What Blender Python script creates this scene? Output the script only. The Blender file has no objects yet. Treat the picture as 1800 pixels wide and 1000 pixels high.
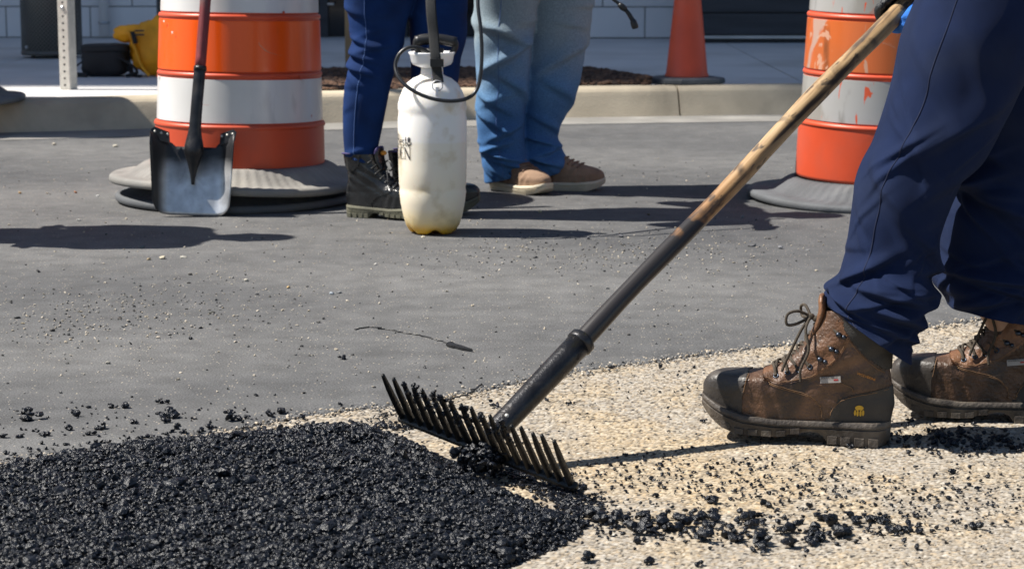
import bpy, bmesh, math, random
import numpy as np
from mathutils import Vector, noise
R = math.radians
rnd = random.Random(7)
rng = np.random.default_rng(7)
scene = bpy.context.scene
col = scene.collection

# ------------------------------------------------------------------ camera
CAM_H, FPX = 0.9, 3800.0
PITCH = math.atan(615 / FPX)
cd = bpy.data.cameras.new('camera'); cam = bpy.data.objects.new('camera', cd); col.objects.link(cam)
cam.location = (0, 0, CAM_H); cam.rotation_euler = (math.pi / 2 - PITCH, 0, 0)
cd.sensor_width = 36; cd.lens = FPX / 1800 * 36
cd.clip_start = .05; cd.clip_end = 2000
cd.dof.use_dof = True; cd.dof.focus_distance = 4.25; cd.dof.aperture_fstop = 11
scene.camera = cam
# ------------------------------------------------------------------ sky, sun, exposure
SUN_EL, SUN_A = R(52.5), R(2.5)            # sun on the left, a little behind the scene
w = bpy.data.worlds.new('World'); scene.world = w; w.use_nodes = True
nt = w.node_tree; sky = nt.nodes.new('ShaderNodeTexSky'); sky.sky_type = 'NISHITA'; sky.sun_disc = False
sky.sun_elevation = SUN_EL; sky.sun_rotation = R(270) + SUN_A; sky.ozone_density = 2.5; sky.dust_density = .3
bg = nt.nodes['Background']; bg.inputs[1].default_value = .058
nt.links.new(sky.outputs[0], bg.inputs[0])
sd = bpy.data.lights.new('sun', 'SUN'); sd.energy = 5.0; sd.angle = R(.53); sd.color = (1, .95, .87)
so = bpy.data.objects.new('sun', sd); col.objects.link(so)
ray = Vector((math.cos(SUN_EL) * math.cos(SUN_A), -math.cos(SUN_EL) * math.sin(SUN_A), -math.sin(SUN_EL)))
so.rotation_euler = ray.to_track_quat('-Z', 'Y').to_euler(); so.location = (-6, 3, 9)
vs = scene.view_settings; vs.view_transform = 'Standard'; vs.look = 'None'; vs.exposure = .80; vs.gamma = 1
scene.render.resolution_x, scene.render.resolution_y = 1024, 568

# ------------------------------------------------------------------ helpers
CT, ST = math.cos(PITCH), math.sin(PITCH)
def ray_dir(u, v):
    x, y = (u - 900) / FPX, (v - 500) / FPX
    return np.array((x, CT - y * ST, -ST - y * CT))
def G(u, v, h=0.0):                       # where a line of sight meets the level h
    d = ray_dir(u, v); t = (h - CAM_H) / d[2]
    return np.array((d[0] * t, d[1] * t, h))
def D(u, v, Y):                           # where it meets the upright plane at distance Y
    d = ray_dir(u, v); t = Y / d[1]
    return np.array((d[0] * t, Y, CAM_H + d[2] * t))
def nrm(a):
    a = np.asarray(a, float); return a / (np.linalg.norm(a) + 1e-12)

class MB:
    def __init__(s): s.v = []; s.f = []; s.n = 0
    def add(s, v, f):
        v = np.asarray(v, float).reshape(-1, 3); o = s.n
        s.v.append(v); s.f += [tuple(i + o for i in q) for q in f]; s.n += len(v); return s
    def box(s, lo, hi, M=None):
        (a, b, c), (d, e, g) = lo, hi
        v = np.array([(a,b,c),(d,b,c),(d,e,c),(a,e,c),(a,b,g),(d,b,g),(d,e,g),(a,e,g)], float)
        if M is not None: v = v @ M[0] + M[1]
        return s.add(v, [(3,2,1,0),(4,5,6,7),(0,1,5,4),(1,2,6,5),(2,3,7,6),(3,0,4,7)])
    def tube(s, pts, rad, n=10, smooth=0, flat=1.0, up=None):
        p = np.asarray(pts, float)
        rad = np.full(len(p), rad, float) if np.isscalar(rad) else np.asarray(rad, float)
        if smooth: p, rad = crom(p, rad, smooth)
        t = np.gradient(p, axis=0); t /= np.linalg.norm(t, axis=1)[:, None] + 1e-12
        a = np.array(up, float) if up is not None else (np.array((0, 0, 1.)) if abs(t[0][2]) < .9 else np.array((1., 0, 0)))
        vs = []
        ang = np.linspace(0, 2 * math.pi, n, endpoint=False)
        for i in range(len(p)):
            b = np.cross(t[i], a); b /= np.linalg.norm(b) + 1e-12; a2 = np.cross(b, t[i])
            if up is None: a = a2
            vs.append(p[i] + rad[i] * (np.cos(ang)[:, None] * b + flat * np.sin(ang)[:, None] * a2))
        return s.loft(vs)
    def loft(s, rings, cap=True, closed=False):
        n = len(rings[0]); m = len(rings); v = np.concatenate(rings); f = []
        for i in range(m if closed else m - 1):
            i2 = (i + 1) % m
            for j in range(n):
                k = (j + 1) % n; f.append((i * n + j, i * n + k, i2 * n + k, i2 * n + j))
        if cap and not closed: f.append(tuple(range(n - 1, -1, -1))); f.append(tuple((m - 1) * n + j for j in range(n)))
        return s.add(v, f)
    def lathe(s, prof, n=48, c=(0, 0, 0), cap=True, fn=None):
        a = np.linspace(0, 2 * math.pi, n, endpoint=False); rings = []
        for r, z in prof: rings.append(np.stack([r * np.cos(a), r * np.sin(a), np.full(n, z)], 1))
        if fn: rings = [fn(q) for q in rings]
        return s.loft([q + np.array(c) for q in rings], cap)
    def ball(s, c, r, n=12, m=8, fn=None):
        rings = []
        r = np.array(r if hasattr(r, '__len__') else (r, r, r), float)
        a = np.linspace(0, 2 * math.pi, n, endpoint=False)
        for t in np.linspace(.04, math.pi - .04, m):
            q = np.stack([np.cos(a) * math.sin(t), np.sin(a) * math.sin(t), np.full(n, -math.cos(t))], 1)
            rings.append((fn(q) if fn else q) * r + np.array(c))
        return s.loft(rings)
    def build(s, name, mat, parent=None, smooth=True, root=None, auto=None):
        me = bpy.data.meshes.new(name)
        v = np.concatenate(s.v) if s.v else np.zeros((0, 3))
        if parent is not None:
            o = parent
            while o is not None: v = v - np.array(o.location); o = o.parent
        me.from_pydata(v.tolist(), [], s.f); me.update()
        ob = bpy.data.objects.new(name, me); col.objects.link(ob)
        if parent is not None: ob.parent = parent
        me.materials.append(mat)
        if smooth:
            me.polygons.foreach_set('use_smooth', np.ones(len(me.polygons), bool))
            if auto: me.set_sharp_from_angle(angle=R(auto))
        return ob
def crom(p, rad, k):
    n = len(p); out = []; ro = []
    for i in range(n - 1):
        p0, p1, p2, p3 = p[max(i - 1, 0)], p[i], p[i + 1], p[min(i + 2, n - 1)]
        for j in range(k):
            t = j / k
            out.append(.5 * (2 * p1 + (p2 - p0) * t + (2 * p0 - 5 * p1 + 4 * p2 - p3) * t * t + (3 * p1 - p0 - 3 * p2 + p3) * t ** 3))
            ro.append(rad[i] * (1 - t) + rad[i + 1] * t)
    return np.array(out + [p[-1]]), np.array(ro + [rad[-1]])
def empty(name, loc, label=None, cat=None, group=None, kind=None):
    o = bpy.data.objects.new(name, None); col.objects.link(o); o.location = [float(x) for x in loc]
    o.empty_display_size = .1
    return tag(o, label, cat, group, kind)
def tag(o, label=None, cat=None, group=None, kind=None):
    if label: o['label'] = label
    if cat: o['category'] = cat
    if group: o['group'] = group
    if kind: o['kind'] = kind
    return o
def fastmesh(name, v, f, mat, parent=None, smooth=False, colors=None):
    """large meshes from arrays; f is (n,3) or (n,4)"""
    me = bpy.data.meshes.new(name); v = np.asarray(v, np.float32); f = np.asarray(f, np.int32); k = f.shape[1]
    me.vertices.add(len(v)); me.vertices.foreach_set('co', v.ravel())
    me.loops.add(f.size); me.loops.foreach_set('vertex_index', f.ravel())
    me.polygons.add(len(f)); me.polygons.foreach_set('loop_start', np.arange(0, f.size, k, dtype=np.int32))
    me.polygons.foreach_set('use_smooth', np.full(len(f), smooth, bool))
    me.update(calc_edges=True)
    if colors is not None:
        ca = me.color_attributes.new('tint', 'FLOAT_COLOR', 'POINT'); ca.data.foreach_set('color', np.asarray(colors, np.float32).ravel())
    ob = bpy.data.objects.new(name, me); col.objects.link(ob); me.materials.append(mat)
    if parent: ob.parent = parent
    return ob
def bevel(o, wd=.004, seg=2):
    m = o.modifiers.new('bevel', 'BEVEL'); m.width = wd; m.segments = seg; m.limit_method = 'ANGLE'; return o
def remesh(o, size, sm=0):
    m = o.modifiers.new('remesh', 'REMESH'); m.mode = 'VOXEL'; m.voxel_size = size; m.use_smooth_shade = True
    if sm:
        s = o.modifiers.new('smooth', 'SMOOTH'); s.iterations = sm; s.factor = .5
    return o

# ------------------------------------------------------------------ materials
def mat(name, base, rough=.6, var=.15, scale=8, bump=.0, bscale=60, metal=0., spec=.5, dirt=None, dscale=3, damt=.5, sheen=0, coat=0, sss=0, stretch=None, detail=6):
    m = bpy.data.materials.new(name); m.use_nodes = True; N = m.node_tree.nodes; L = m.node_tree.links
    b = N['Principled BSDF']; tc = N.new('ShaderNodeTexCoord'); mp = N.new('ShaderNodeMapping'); L.new(tc.outputs['Object'], mp.inputs[0])
    if stretch: mp.inputs['Scale'].default_value = stretch
    def noise_(sc, det=detail, dist=0.):
        n = N.new('ShaderNodeTexNoise'); n.inputs['Scale'].default_value = sc; n.inputs['Detail'].default_value = det; n.inputs['Distortion'].default_value = dist
        L.new(mp.outputs[0], n.inputs['Vector']); return n
    n1 = noise_(scale); r = N.new('ShaderNodeMapRange'); r.inputs[1].default_value = .3; r.inputs[2].default_value = .7
    r.inputs[3].default_value = 1 - var; r.inputs[4].default_value = 1 + var; L.new(n1.outputs[0], r.inputs[0])
    mx = N.new('ShaderNodeMix'); mx.data_type = 'RGBA'; mx.blend_type = 'MULTIPLY'; mx.inputs[0].default_value = 1
    mx.inputs[6].default_value = (*base, 1); L.new(r.outputs[0], mx.inputs[7]); out = mx.outputs[2]
    if dirt:
        n2 = noise_(dscale, 8, .6); rr = N.new('ShaderNodeMapRange'); rr.inputs[1].default_value = .5; rr.inputs[2].default_value = .68; rr.inputs[4].default_value = damt
        L.new(n2.outputs[0], rr.inputs[0]); m2 = N.new('ShaderNodeMix'); m2.data_type = 'RGBA'; L.new(rr.outputs[0], m2.inputs[0])
        L.new(out, m2.inputs[6]); m2.inputs[7].default_value = (*dirt, 1); out = m2.outputs[2]
    L.new(out, b.inputs['Base Color'])
    b.inputs['Roughness'].default_value = rough; b.inputs['Metallic'].default_value = metal; b.inputs['Specular IOR Level'].default_value = spec
    b.inputs['Sheen Weight'].default_value = sheen; b.inputs['Coat Weight'].default_value = coat
    if sss: b.inputs['Subsurface Weight'].default_value = sss; b.inputs['Subsurface Radius'].default_value = (.03, .025, .02); b.inputs['Subsurface Scale'].default_value = .3
    if bump:
        n3 = noise_(bscale, 4); bp = N.new('ShaderNodeBump'); bp.inputs['Strength'].default_value = bump; bp.inputs['Distance'].default_value = .004
        L.new(n3.outputs[0], bp.inputs['Height']); L.new(bp.outputs[0], b.inputs['Normal'])
    m['nodes_out'] = 0
    return m
def nodes_of(m): return m.node_tree.nodes, m.node_tree.links, m.node_tree.nodes['Principled BSDF']
def attr_mat(name, rough=.8, bump=0, bscale=300, spec=.3):
    m = bpy.data.materials.new(name); m.use_nodes = True; N, L, b = nodes_of(m)
    a = N.new('ShaderNodeAttribute'); a.attribute_name = 'tint'; L.new(a.outputs['Color'], b.inputs['Base Color'])
    b.inputs['Roughness'].default_value = rough; b.inputs['Specular IOR Level'].default_value = spec
    if bump:
        tc = N.new('ShaderNodeTexCoord'); n = N.new('ShaderNodeTexNoise'); n.inputs['Scale'].default_value = bscale; n.inputs['Detail'].default_value = 4
        L.new(tc.outputs['Object'], n.inputs['Vector']); bp = N.new('ShaderNodeBump'); bp.inputs['Strength'].default_value = bump; bp.inputs['Distance'].default_value = .002
        L.new(n.outputs[0], bp.inputs['Height']); L.new(bp.outputs[0], b.inputs['Normal'])
    return m
def asphalt_mat():
    m = bpy.data.materials.new('worn_asphalt'); m.use_nodes = True; N, L, b = nodes_of(m)
    tc = N.new('ShaderNodeTexCoord')
    def nz(sc, det=6, vec=None):
        n = N.new('ShaderNodeTexNoise'); n.inputs['Scale'].default_value = sc; n.inputs['Detail'].default_value = det
        L.new(vec or tc.outputs['Object'], n.inputs['Vector']); return n
    mp = N.new('ShaderNodeMapping'); mp.inputs['Scale'].default_value = (.55, .85, 1); mp.inputs['Rotation'].default_value = (0, 0, R(-8)); L.new(tc.outputs['Object'], mp.inputs[0])
    big = nz(1.2, 9, mp.outputs[0]); fine = nz(230, 4); mid = nz(12, 6)
    vor = N.new('ShaderNodeTexVoronoi'); vor.inputs['Scale'].default_value = 170; L.new(tc.outputs['Object'], vor.inputs['Vector'])
    cr = N.new('ShaderNodeValToRGB'); cr.color_ramp.elements[0].position = .3; cr.color_ramp.elements[0].color = (.070, .071, .074, 1)
    cr.color_ramp.elements[1].position = .72; cr.color_ramp.elements[1].color = (.142, .140, .137, 1); L.new(big.outputs[0], cr.inputs[0])
    r1 = N.new('ShaderNodeMapRange'); r1.inputs[1].default_value = .3; r1.inputs[2].default_value = .7; r1.inputs[3].default_value = .6; r1.inputs[4].default_value = 1.4; L.new(fine.outputs[0], r1.inputs[0])
    mx = N.new('ShaderNodeMix'); mx.data_type = 'RGBA'; mx.blend_type = 'MULTIPLY'; mx.inputs[0].default_value = 1
    L.new(cr.outputs[0], mx.inputs[6]); L.new(r1.outputs[0], mx.inputs[7])
    r3 = N.new('ShaderNodeMapRange'); r3.inputs[1].default_value = .3; r3.inputs[2].default_value = .7; r3.inputs[3].default_value = .80; r3.inputs[4].default_value = 1.18; L.new(mid.outputs[0], r3.inputs[0])
    mx3 = N.new('ShaderNodeMix'); mx3.data_type = 'RGBA'; mx3.blend_type = 'MULTIPLY'; mx3.inputs[0].default_value = 1
    L.new(mx.outputs[2], mx3.inputs[6]); L.new(r3.outputs[0], mx3.inputs[7])
    # pale stone flecks worn out of the binder
    sep = N.new('ShaderNodeSeparateColor'); L.new(vor.outputs['Color'], sep.inputs[0])
    gt = N.new('ShaderNodeMath'); gt.operation = 'GREATER_THAN'; gt.inputs[1].default_value = .94; L.new(sep.outputs[0], gt.inputs[0])
    lt = N.new('ShaderNodeMath'); lt.operation = 'LESS_THAN'; lt.inputs[1].default_value = .32; L.new(vor.outputs['Distance'], lt.inputs[0])
    an = N.new('ShaderNodeMath'); an.operation = 'MULTIPLY'; L.new(gt.outputs[0], an.inputs[0]); L.new(lt.outputs[0], an.inputs[1])
    mx2 = N.new('ShaderNodeMix'); mx2.data_type = 'RGBA'; L.new(an.outputs[0], mx2.inputs[0]); L.new(mx3.outputs[2], mx2.inputs[6]); mx2.inputs[7].default_value = (.38, .33, .26, 1)
    L.new(mx2.outputs[2], b.inputs['Base Color']); b.inputs['Roughness'].default_value = .82; b.inputs['Specular IOR Level'].default_value = .35
    bp = N.new('ShaderNodeBump'); bp.inputs['Strength'].default_value = .55; bp.inputs['Distance'].default_value = .003
    L.new(fine.outputs[0], bp.inputs['Height']); L.new(bp.outputs[0], b.inputs['Normal'])
    return m
M = {}
M['asphalt'] = asphalt_mat()
M['earth'] = mat('earth', (.16, .14, .12), .9, .2, 3, .4, 40)
M['aggregate'] = attr_mat('tan_aggregate', .85, .3, 900)
M['fresh'] = mat('fresh_asphalt', (.0040, .0056, .0100), .34, .5, 60, .5, 340, spec=.38)
M['tar'] = mat('tar', (.011, .011, .012), .42, .3, 40, .5, 250)
M['stone'] = attr_mat('loose_stone', .75)
M['concrete'] = mat('kerb_concrete', (.52, .44, .32), .85, .14, 6, .35, 120, dirt=(.2, .17, .13), dscale=2.2, damt=.55)
M['walk'] = mat('sidewalk_concrete', (.58, .57, .56), .85, .08, 2.5, .2, 150, dirt=(.36, .34, .31), dscale=.9, damt=.5)
M['gutter'] = mat('gutter_concrete', (.23, .22, .20), .85, .25, 4, .3, 120, dirt=(.17, .16, .15), dscale=2, damt=.7)
M['mulch'] = attr_mat('bark_mulch', .9)
M['block'] = mat('painted_block', (.72, .70, .70), .8, .05, 3, .3, 90)
M['dark_board'] = mat('dark_cladding', (.035, .037, .045), .6, .3, 6, .2, 60, stretch=(.3, 1, 4))
M['dark_glass'] = mat('dark_glass', (.012, .013, .016), .08, .1, 2, spec=.6)
M['alu'] = mat('aluminium_trim', (.45, .46, .48), .4, .1, 5, metal=.8)
M['galv'] = mat('galvanised_steel', (.55, .53, .48), .5, .12, 30, .1, 80, metal=.35)
M['rubber'] = mat('tyre_rubber', (.20, .193, .18), .8, .2, 10, .35, 120, dirt=(.33, .305, .265), dscale=3, damt=.75)
M['rubber_dark'] = mat('dark_tyre_rubber', (.085, .09, .097), .75, .2, 10, .35, 120, dirt=(.17, .175, .18), dscale=4, damt=.7)
M['steel_black'] = mat('worn_black_steel', (.03, .03, .033), .33, .35, 25, .25, 160, metal=.55, dirt=(.12, .105, .09), dscale=14, damt=.5)
M['tine'] = mat('tarred_steel', (.016, .0155, .015), .38, .4, 40, .4, 200, metal=.3)
M['black_plastic'] = mat('black_plastic', (.014, .014, .015), .4, .15, 20)
M['strap'] = mat('black_webbing', (.016, .017, .018), .8, .2, 150, .4, 500)
M['hose'] = mat('rubber_hose', (.016, .017, .019), .35, .15, 20)
M['shovel_red'] = mat('red_shaft', (.20, .028, .032), .5, .3, 22, .2, 150, dirt=(.10, .08, .075), dscale=16, damt=.8, stretch=(1, 1, .35))
M['skin'] = mat('skin', (.42, .25, .17), .55, .08, 20, sss=.1)
M['hair'] = mat('hair', (.03, .02, .014), .6, .3, 90, .5, 200)
M['navy'] = mat('navy_twill', (.0058, .0138, .048), .85, .16, 14, .45, 1100, spec=.18, dirt=(.015, .023, .052), dscale=5, damt=.6)
M['navy_seam'] = mat('navy_seam', (.006, .011, .038), .9, .1, 14)
M['denim_dark'] = mat('dark_blue_denim', (.0032, .021, .092), .85, .35, 9, .3, 700, spec=.2)
M['denim_stitch'] = mat('denim_stitch', (.06, .12, .30), .85, .1, 9)
M['shirt'] = mat('hi_vis_shirt', (.55, .62, .06), .8, .1, 10)
M['shirt_grey'] = mat('grey_shirt', (.18, .18, .19), .85, .1, 10)
M['shirt_blue'] = mat('blue_shirt', (.08, .13, .22), .85, .1, 10)
M['glove_blue'] = mat('blue_knit_glove', (.012, .13, .50), .85, .2, 60, .6, 700)
M['glove_black'] = mat('black_glove_coating', (.018, .02, .024), .55, .3, 60, .6, 300)
M['glove_cuff'] = mat('violet_cuff', (.06, .035, .48), .85, .2, 60, .6, 700)
M['leather'] = mat('oiled_brown_leather', (.096, .050, .028), .42, .55, 26, .7, 150, dirt=(.032, .022, .017), dscale=12, damt=.85)
M['leather_light'] = mat('tan_brown_leather', (.155, .072, .034), .46, .4, 30, .55, 180, dirt=(.06, .038, .026), dscale=13, damt=.7)
M['toe'] = mat('scuffed_toe_cap', (.042, .036, .032), .42, .4, 22, .35, 120, dirt=(.16, .14, .12), dscale=16, damt=.7)
M['counter'] = mat('dark_heel_counter', (.028, .025, .023), .55, .35, 18, .3, 130)
M['collar'] = mat('padded_collar', (.034, .032, .029), .75, .25, 18, .3, 400)
M['sole'] = mat('brown_rubber_sole', (.058, .047, .038), .6, .45, 24, .5, 160, dirt=(.19, .16, .125), dscale=15, damt=.7)
M['lace'] = mat('brown_lace', (.05, .038, .026), .85, .5, 260, .5, 500)
M['eyelet'] = mat('blued_metal', (.05, .06, .08), .3, .2, 30, metal=.8)
M['thread'] = mat('tan_thread', (.19, .105, .05), .8, .2, 60)
M['yellow_print'] = mat('yellow_print', (.55, .32, .02), .6, .1, 60)
M['orange_print'] = mat('orange_print', (.50, .20, .02), .6, .1, 60)
M['tag'] = mat('grey_label', (.33, .31, .29), .5, .1, 60)
M['tag_red'] = mat('red_print', (.35, .03, .03), .5, .1, 60)
M['boot_black'] = mat('black_leather', (.011, .0115, .013), .27, .35, 16, .25, 120, dirt=(.035, .034, .033), dscale=10, damt=.4)
M['boot_sole'] = mat('dusty_olive_sole', (.115, .11, .075), .75, .35, 14, .3, 120, dirt=(.05, .05, .04), dscale=8, damt=.6)
M['purple'] = mat('purple_lining', (.06, .045, .14), .8, .2, 30)
M['sneaker'] = mat('tan_knit', (.29, .185, .12), .85, .15, 40, .5, 600)
M['sneaker_dark'] = mat('brown_leather_panel', (.19, .10, .058), .5, .2, 20, .2, 200)
M['sneaker_sole'] = mat('cream_foam', (.60, .53, .40), .7, .12, 12, .2, 200, dirt=(.36, .30, .21), dscale=8, damt=.5)
M['yellow_bag'] = mat('yellow_nylon', (.85, .37, .01), .6, .2, 6, .2, 150)
M['black_bag'] = mat('black_nylon', (.014, .015, .017), .7, .2, 10, .3, 200)
M['cone'] = mat('orange_pvc', (.66, .085, .03), .45, .12, 5, .1, 60, dirt=(.5, .11, .07), dscale=5, damt=.6)
M['cone_white'] = mat('white_collar', (.72, .70, .68), .4, .1, 5)
M['drum_orange'] = mat('orange_polyethylene', (.60, .075, .026), .42, .1, 5, .06, 60, dirt=(.48, .085, .045), dscale=6, damt=.6)
M['wood_stake'] = mat('pine_stake', (.34, .24, .13), .8, .2, 8, .2, 90, stretch=(4, 4, .5))
M['logo'] = mat('black_print', (.03, .03, .035), .6, .1, 60)
M['bin'] = mat('bin_steel', (.115, .112, .105), .5, .2, 20, metal=.3)

def wood_handle_mat(a, b):
    """bare ash handle that grows dark with tar towards the socket; a,b: object-space points (tar end, clean end)"""
    m = bpy.data.materials.new('weathered_handle'); m.use_nodes = True; N, L, bs = nodes_of(m)
    tc = N.new('ShaderNodeTexCoord'); a = np.array(a); d = np.array(b) - a; ln = np.linalg.norm(d)
    sub = N.new('ShaderNodeVectorMath'); sub.operation = 'SUBTRACT'; sub.inputs[1].default_value = a; L.new(tc.outputs['Object'], sub.inputs[0])
    dot = N.new('ShaderNodeVectorMath'); dot.operation = 'DOT_PRODUCT'; dot.inputs[1].default_value = d / ln / ln; L.new(sub.outputs[0], dot.inputs[0])
    q = Vector(d / ln).to_track_quat('Z', 'Y').inverted().to_euler()
    vr = N.new('ShaderNodeVectorRotate'); vr.rotation_type = 'EULER_XYZ'; vr.inputs['Rotation'].default_value = q; L.new(sub.outputs[0], vr.inputs['Vector'])
    mp = N.new('ShaderNodeMapping'); mp.inputs['Scale'].default_value = (1, 1, .07); L.new(vr.outputs[0], mp.inputs[0])
    g = N.new('ShaderNodeTexNoise'); g.inputs['Scale'].default_value = 95; g.inputs['Detail'].default_value = 7; L.new(mp.outputs[0], g.inputs['Vector'])
    cr = N.new('ShaderNodeValToRGB'); e = cr.color_ramp.elements
    e[0].position = .36; e[0].color = (.07, .045, .028, 1); e[1].position = .66; e[1].color = (.46, .32, .175, 1)
    x = cr.color_ramp.elements.new(.47); x.color = (.33, .21, .105, 1); L.new(g.outputs[0], cr.inputs[0])
    n2 = N.new('ShaderNodeTexNoise'); n2.inputs['Scale'].default_value = 17; n2.inputs['Detail'].default_value = 8; n2.inputs['Distortion'].default_value = .5; L.new(vr.outputs[0], n2.inputs['Vector'])
    # tar amount: all below ~0.3 of the length, ragged patches up to ~0.6, specks beyond
    r = N.new('ShaderNodeMapRange'); r.inputs[1].default_value = .16; r.inputs[2].default_value = .50; r.inputs[3].default_value = .85; r.inputs[4].default_value = .06; L.new(dot.outputs['Value'], r.inputs[0])
    ad = N.new('ShaderNodeMath'); ad.operation = 'ADD'; L.new(r.outputs[0], ad.inputs[0]); L.new(n2.outputs[0], ad.inputs[1])
    r2 = N.new('ShaderNodeMapRange'); r2.inputs[1].default_value = .60; r2.inputs[2].default_value = .80; L.new(ad.outputs[0], r2.inputs[0])
    fk = N.new('ShaderNodeTexNoise'); fk.inputs['Scale'].default_value = 70; fk.inputs['Detail'].default_value = 5; mp2 = N.new('ShaderNodeMapping'); mp2.inputs['Scale'].default_value = (1, 1, .4); L.new(vr.outputs[0], mp2.inputs[0]); L.new(mp2.outputs[0], fk.inputs['Vector'])
    fr_ = N.new('ShaderNodeMapRange'); fr_.inputs[1].default_value = .57; fr_.inputs[2].default_value = .64; fr_.inputs[4].default_value = .8; L.new(fk.outputs[0], fr_.inputs[0])
    fm = N.new('ShaderNodeMath'); fm.operation = 'MAXIMUM'; L.new(r2.outputs[0], fm.inputs[0]); L.new(fr_.outputs[0], fm.inputs[1])
    # warm oil stain around the transition
    r3 = N.new('ShaderNodeMapRange'); r3.inputs[1].default_value = .35; r3.inputs[2].default_value = .7; r3.inputs[3].default_value = .9; r3.inputs[4].default_value = 0; L.new(dot.outputs['Value'], r3.inputs[0])
    ms = N.new('ShaderNodeMix'); ms.data_type = 'RGBA'; L.new(r3.outputs[0], ms.inputs[0]); L.new(cr.outputs[0], ms.inputs[6])
    mm = N.new('ShaderNodeMix'); mm.data_type = 'RGBA'; mm.blend_type = 'MULTIPLY'; mm.inputs[0].default_value = 1; mm.inputs[7].default_value = (.82, .56, .34, 1); L.new(cr.outputs[0], mm.inputs[6]); L.new(mm.outputs[2], ms.inputs[7])
    mx = N.new('ShaderNodeMix'); mx.data_type = 'RGBA'; L.new(fm.outputs[0], mx.inputs[0]); L.new(ms.outputs[2], mx.inputs[6]); mx.inputs[7].default_value = (.026, .023, .023, 1)
    L.new(mx.outputs[2], bs.inputs['Base Color'])
    rr = N.new('ShaderNodeMapRange'); rr.inputs[3].default_value = .5; rr.inputs[4].default_value = .36; L.new(r2.outputs[0], rr.inputs[0]); L.new(rr.outputs[0], bs.inputs['Roughness'])
    bp = N.new('ShaderNodeBump'); bp.inputs['Strength'].default_value = .4; bp.inputs['Distance'].default_value = .002; L.new(g.outputs[0], bp.inputs['Height']); L.new(bp.outputs[0], bs.inputs['Normal'])
    return m
def band_mat(name, c, under, wear, seed, grime=(.3, .29, .27), gamt=.3, rough=.28):
    """retroreflective sheeting with torn spots where the drum's own plastic shows, and scuffs"""
    m = bpy.data.materials.new(name); m.use_nodes = True; N, L, b = nodes_of(m)
    tc = N.new('ShaderNodeTexCoord'); mp = N.new('ShaderNodeMapping'); mp.inputs['Location'].default_value = (seed * 3.1, seed * 1.7, seed); L.new(tc.outputs['Object'], mp.inputs[0])
    def nz(sc, det, dist=0, st=None):
        v = mp.outputs[0]
        if st: q = N.new('ShaderNodeMapping'); q.inputs['Scale'].default_value = st; L.new(v, q.inputs[0]); v = q.outputs[0]
        n = N.new('ShaderNodeTexNoise'); n.inputs['Scale'].default_value = sc; n.inputs['Detail'].default_value = det; n.inputs['Distortion'].default_value = dist; L.new(v, n.inputs['Vector']); return n
    def thr(n, a, z, amt=1.):
        r = N.new('ShaderNodeMapRange'); r.inputs[1].default_value = a; r.inputs[2].default_value = z; r.inputs[4].default_value = amt; L.new(n.outputs[0], r.inputs[0]); return r.outputs[0]
    def mix(f, a, cc):
        x = N.new('ShaderNodeMix'); x.data_type = 'RGBA'; L.new(f, x.inputs[0])
        if isinstance(a, tuple): x.inputs[6].default_value = (*a, 1)
        else: L.new(a, x.inputs[6])
        x.inputs[7].default_value = (*cc, 1); return x.outputs[2]
    o = mix(thr(nz(3.5, 6), .45, .75, gamt), c, grime)
    o = mix(thr(nz(18, 5, .3, (1, 1, .25)), .6, .72, gamt), o, tuple(x * .55 for x in grime))
    o = mix(thr(nz(7, 9, 1.2), wear, wear + .02), o, under)
    if gamt > .6:
        o = mix(thr(nz(5, 9, .8, (1, 1, .5)), .56, .60, .75), o, (.26, .24, .21) if c[1] > .3 else (.44, .36, .31)); o = mix(thr(nz(26, 6, 1.5, (1, 1, .18)), .655, .68), o, under)
    L.new(o, b.inputs['Base Color']); b.inputs['Roughness'].default_value = rough; b.inputs['Coat Weight'].default_value = .15
    return m
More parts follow.
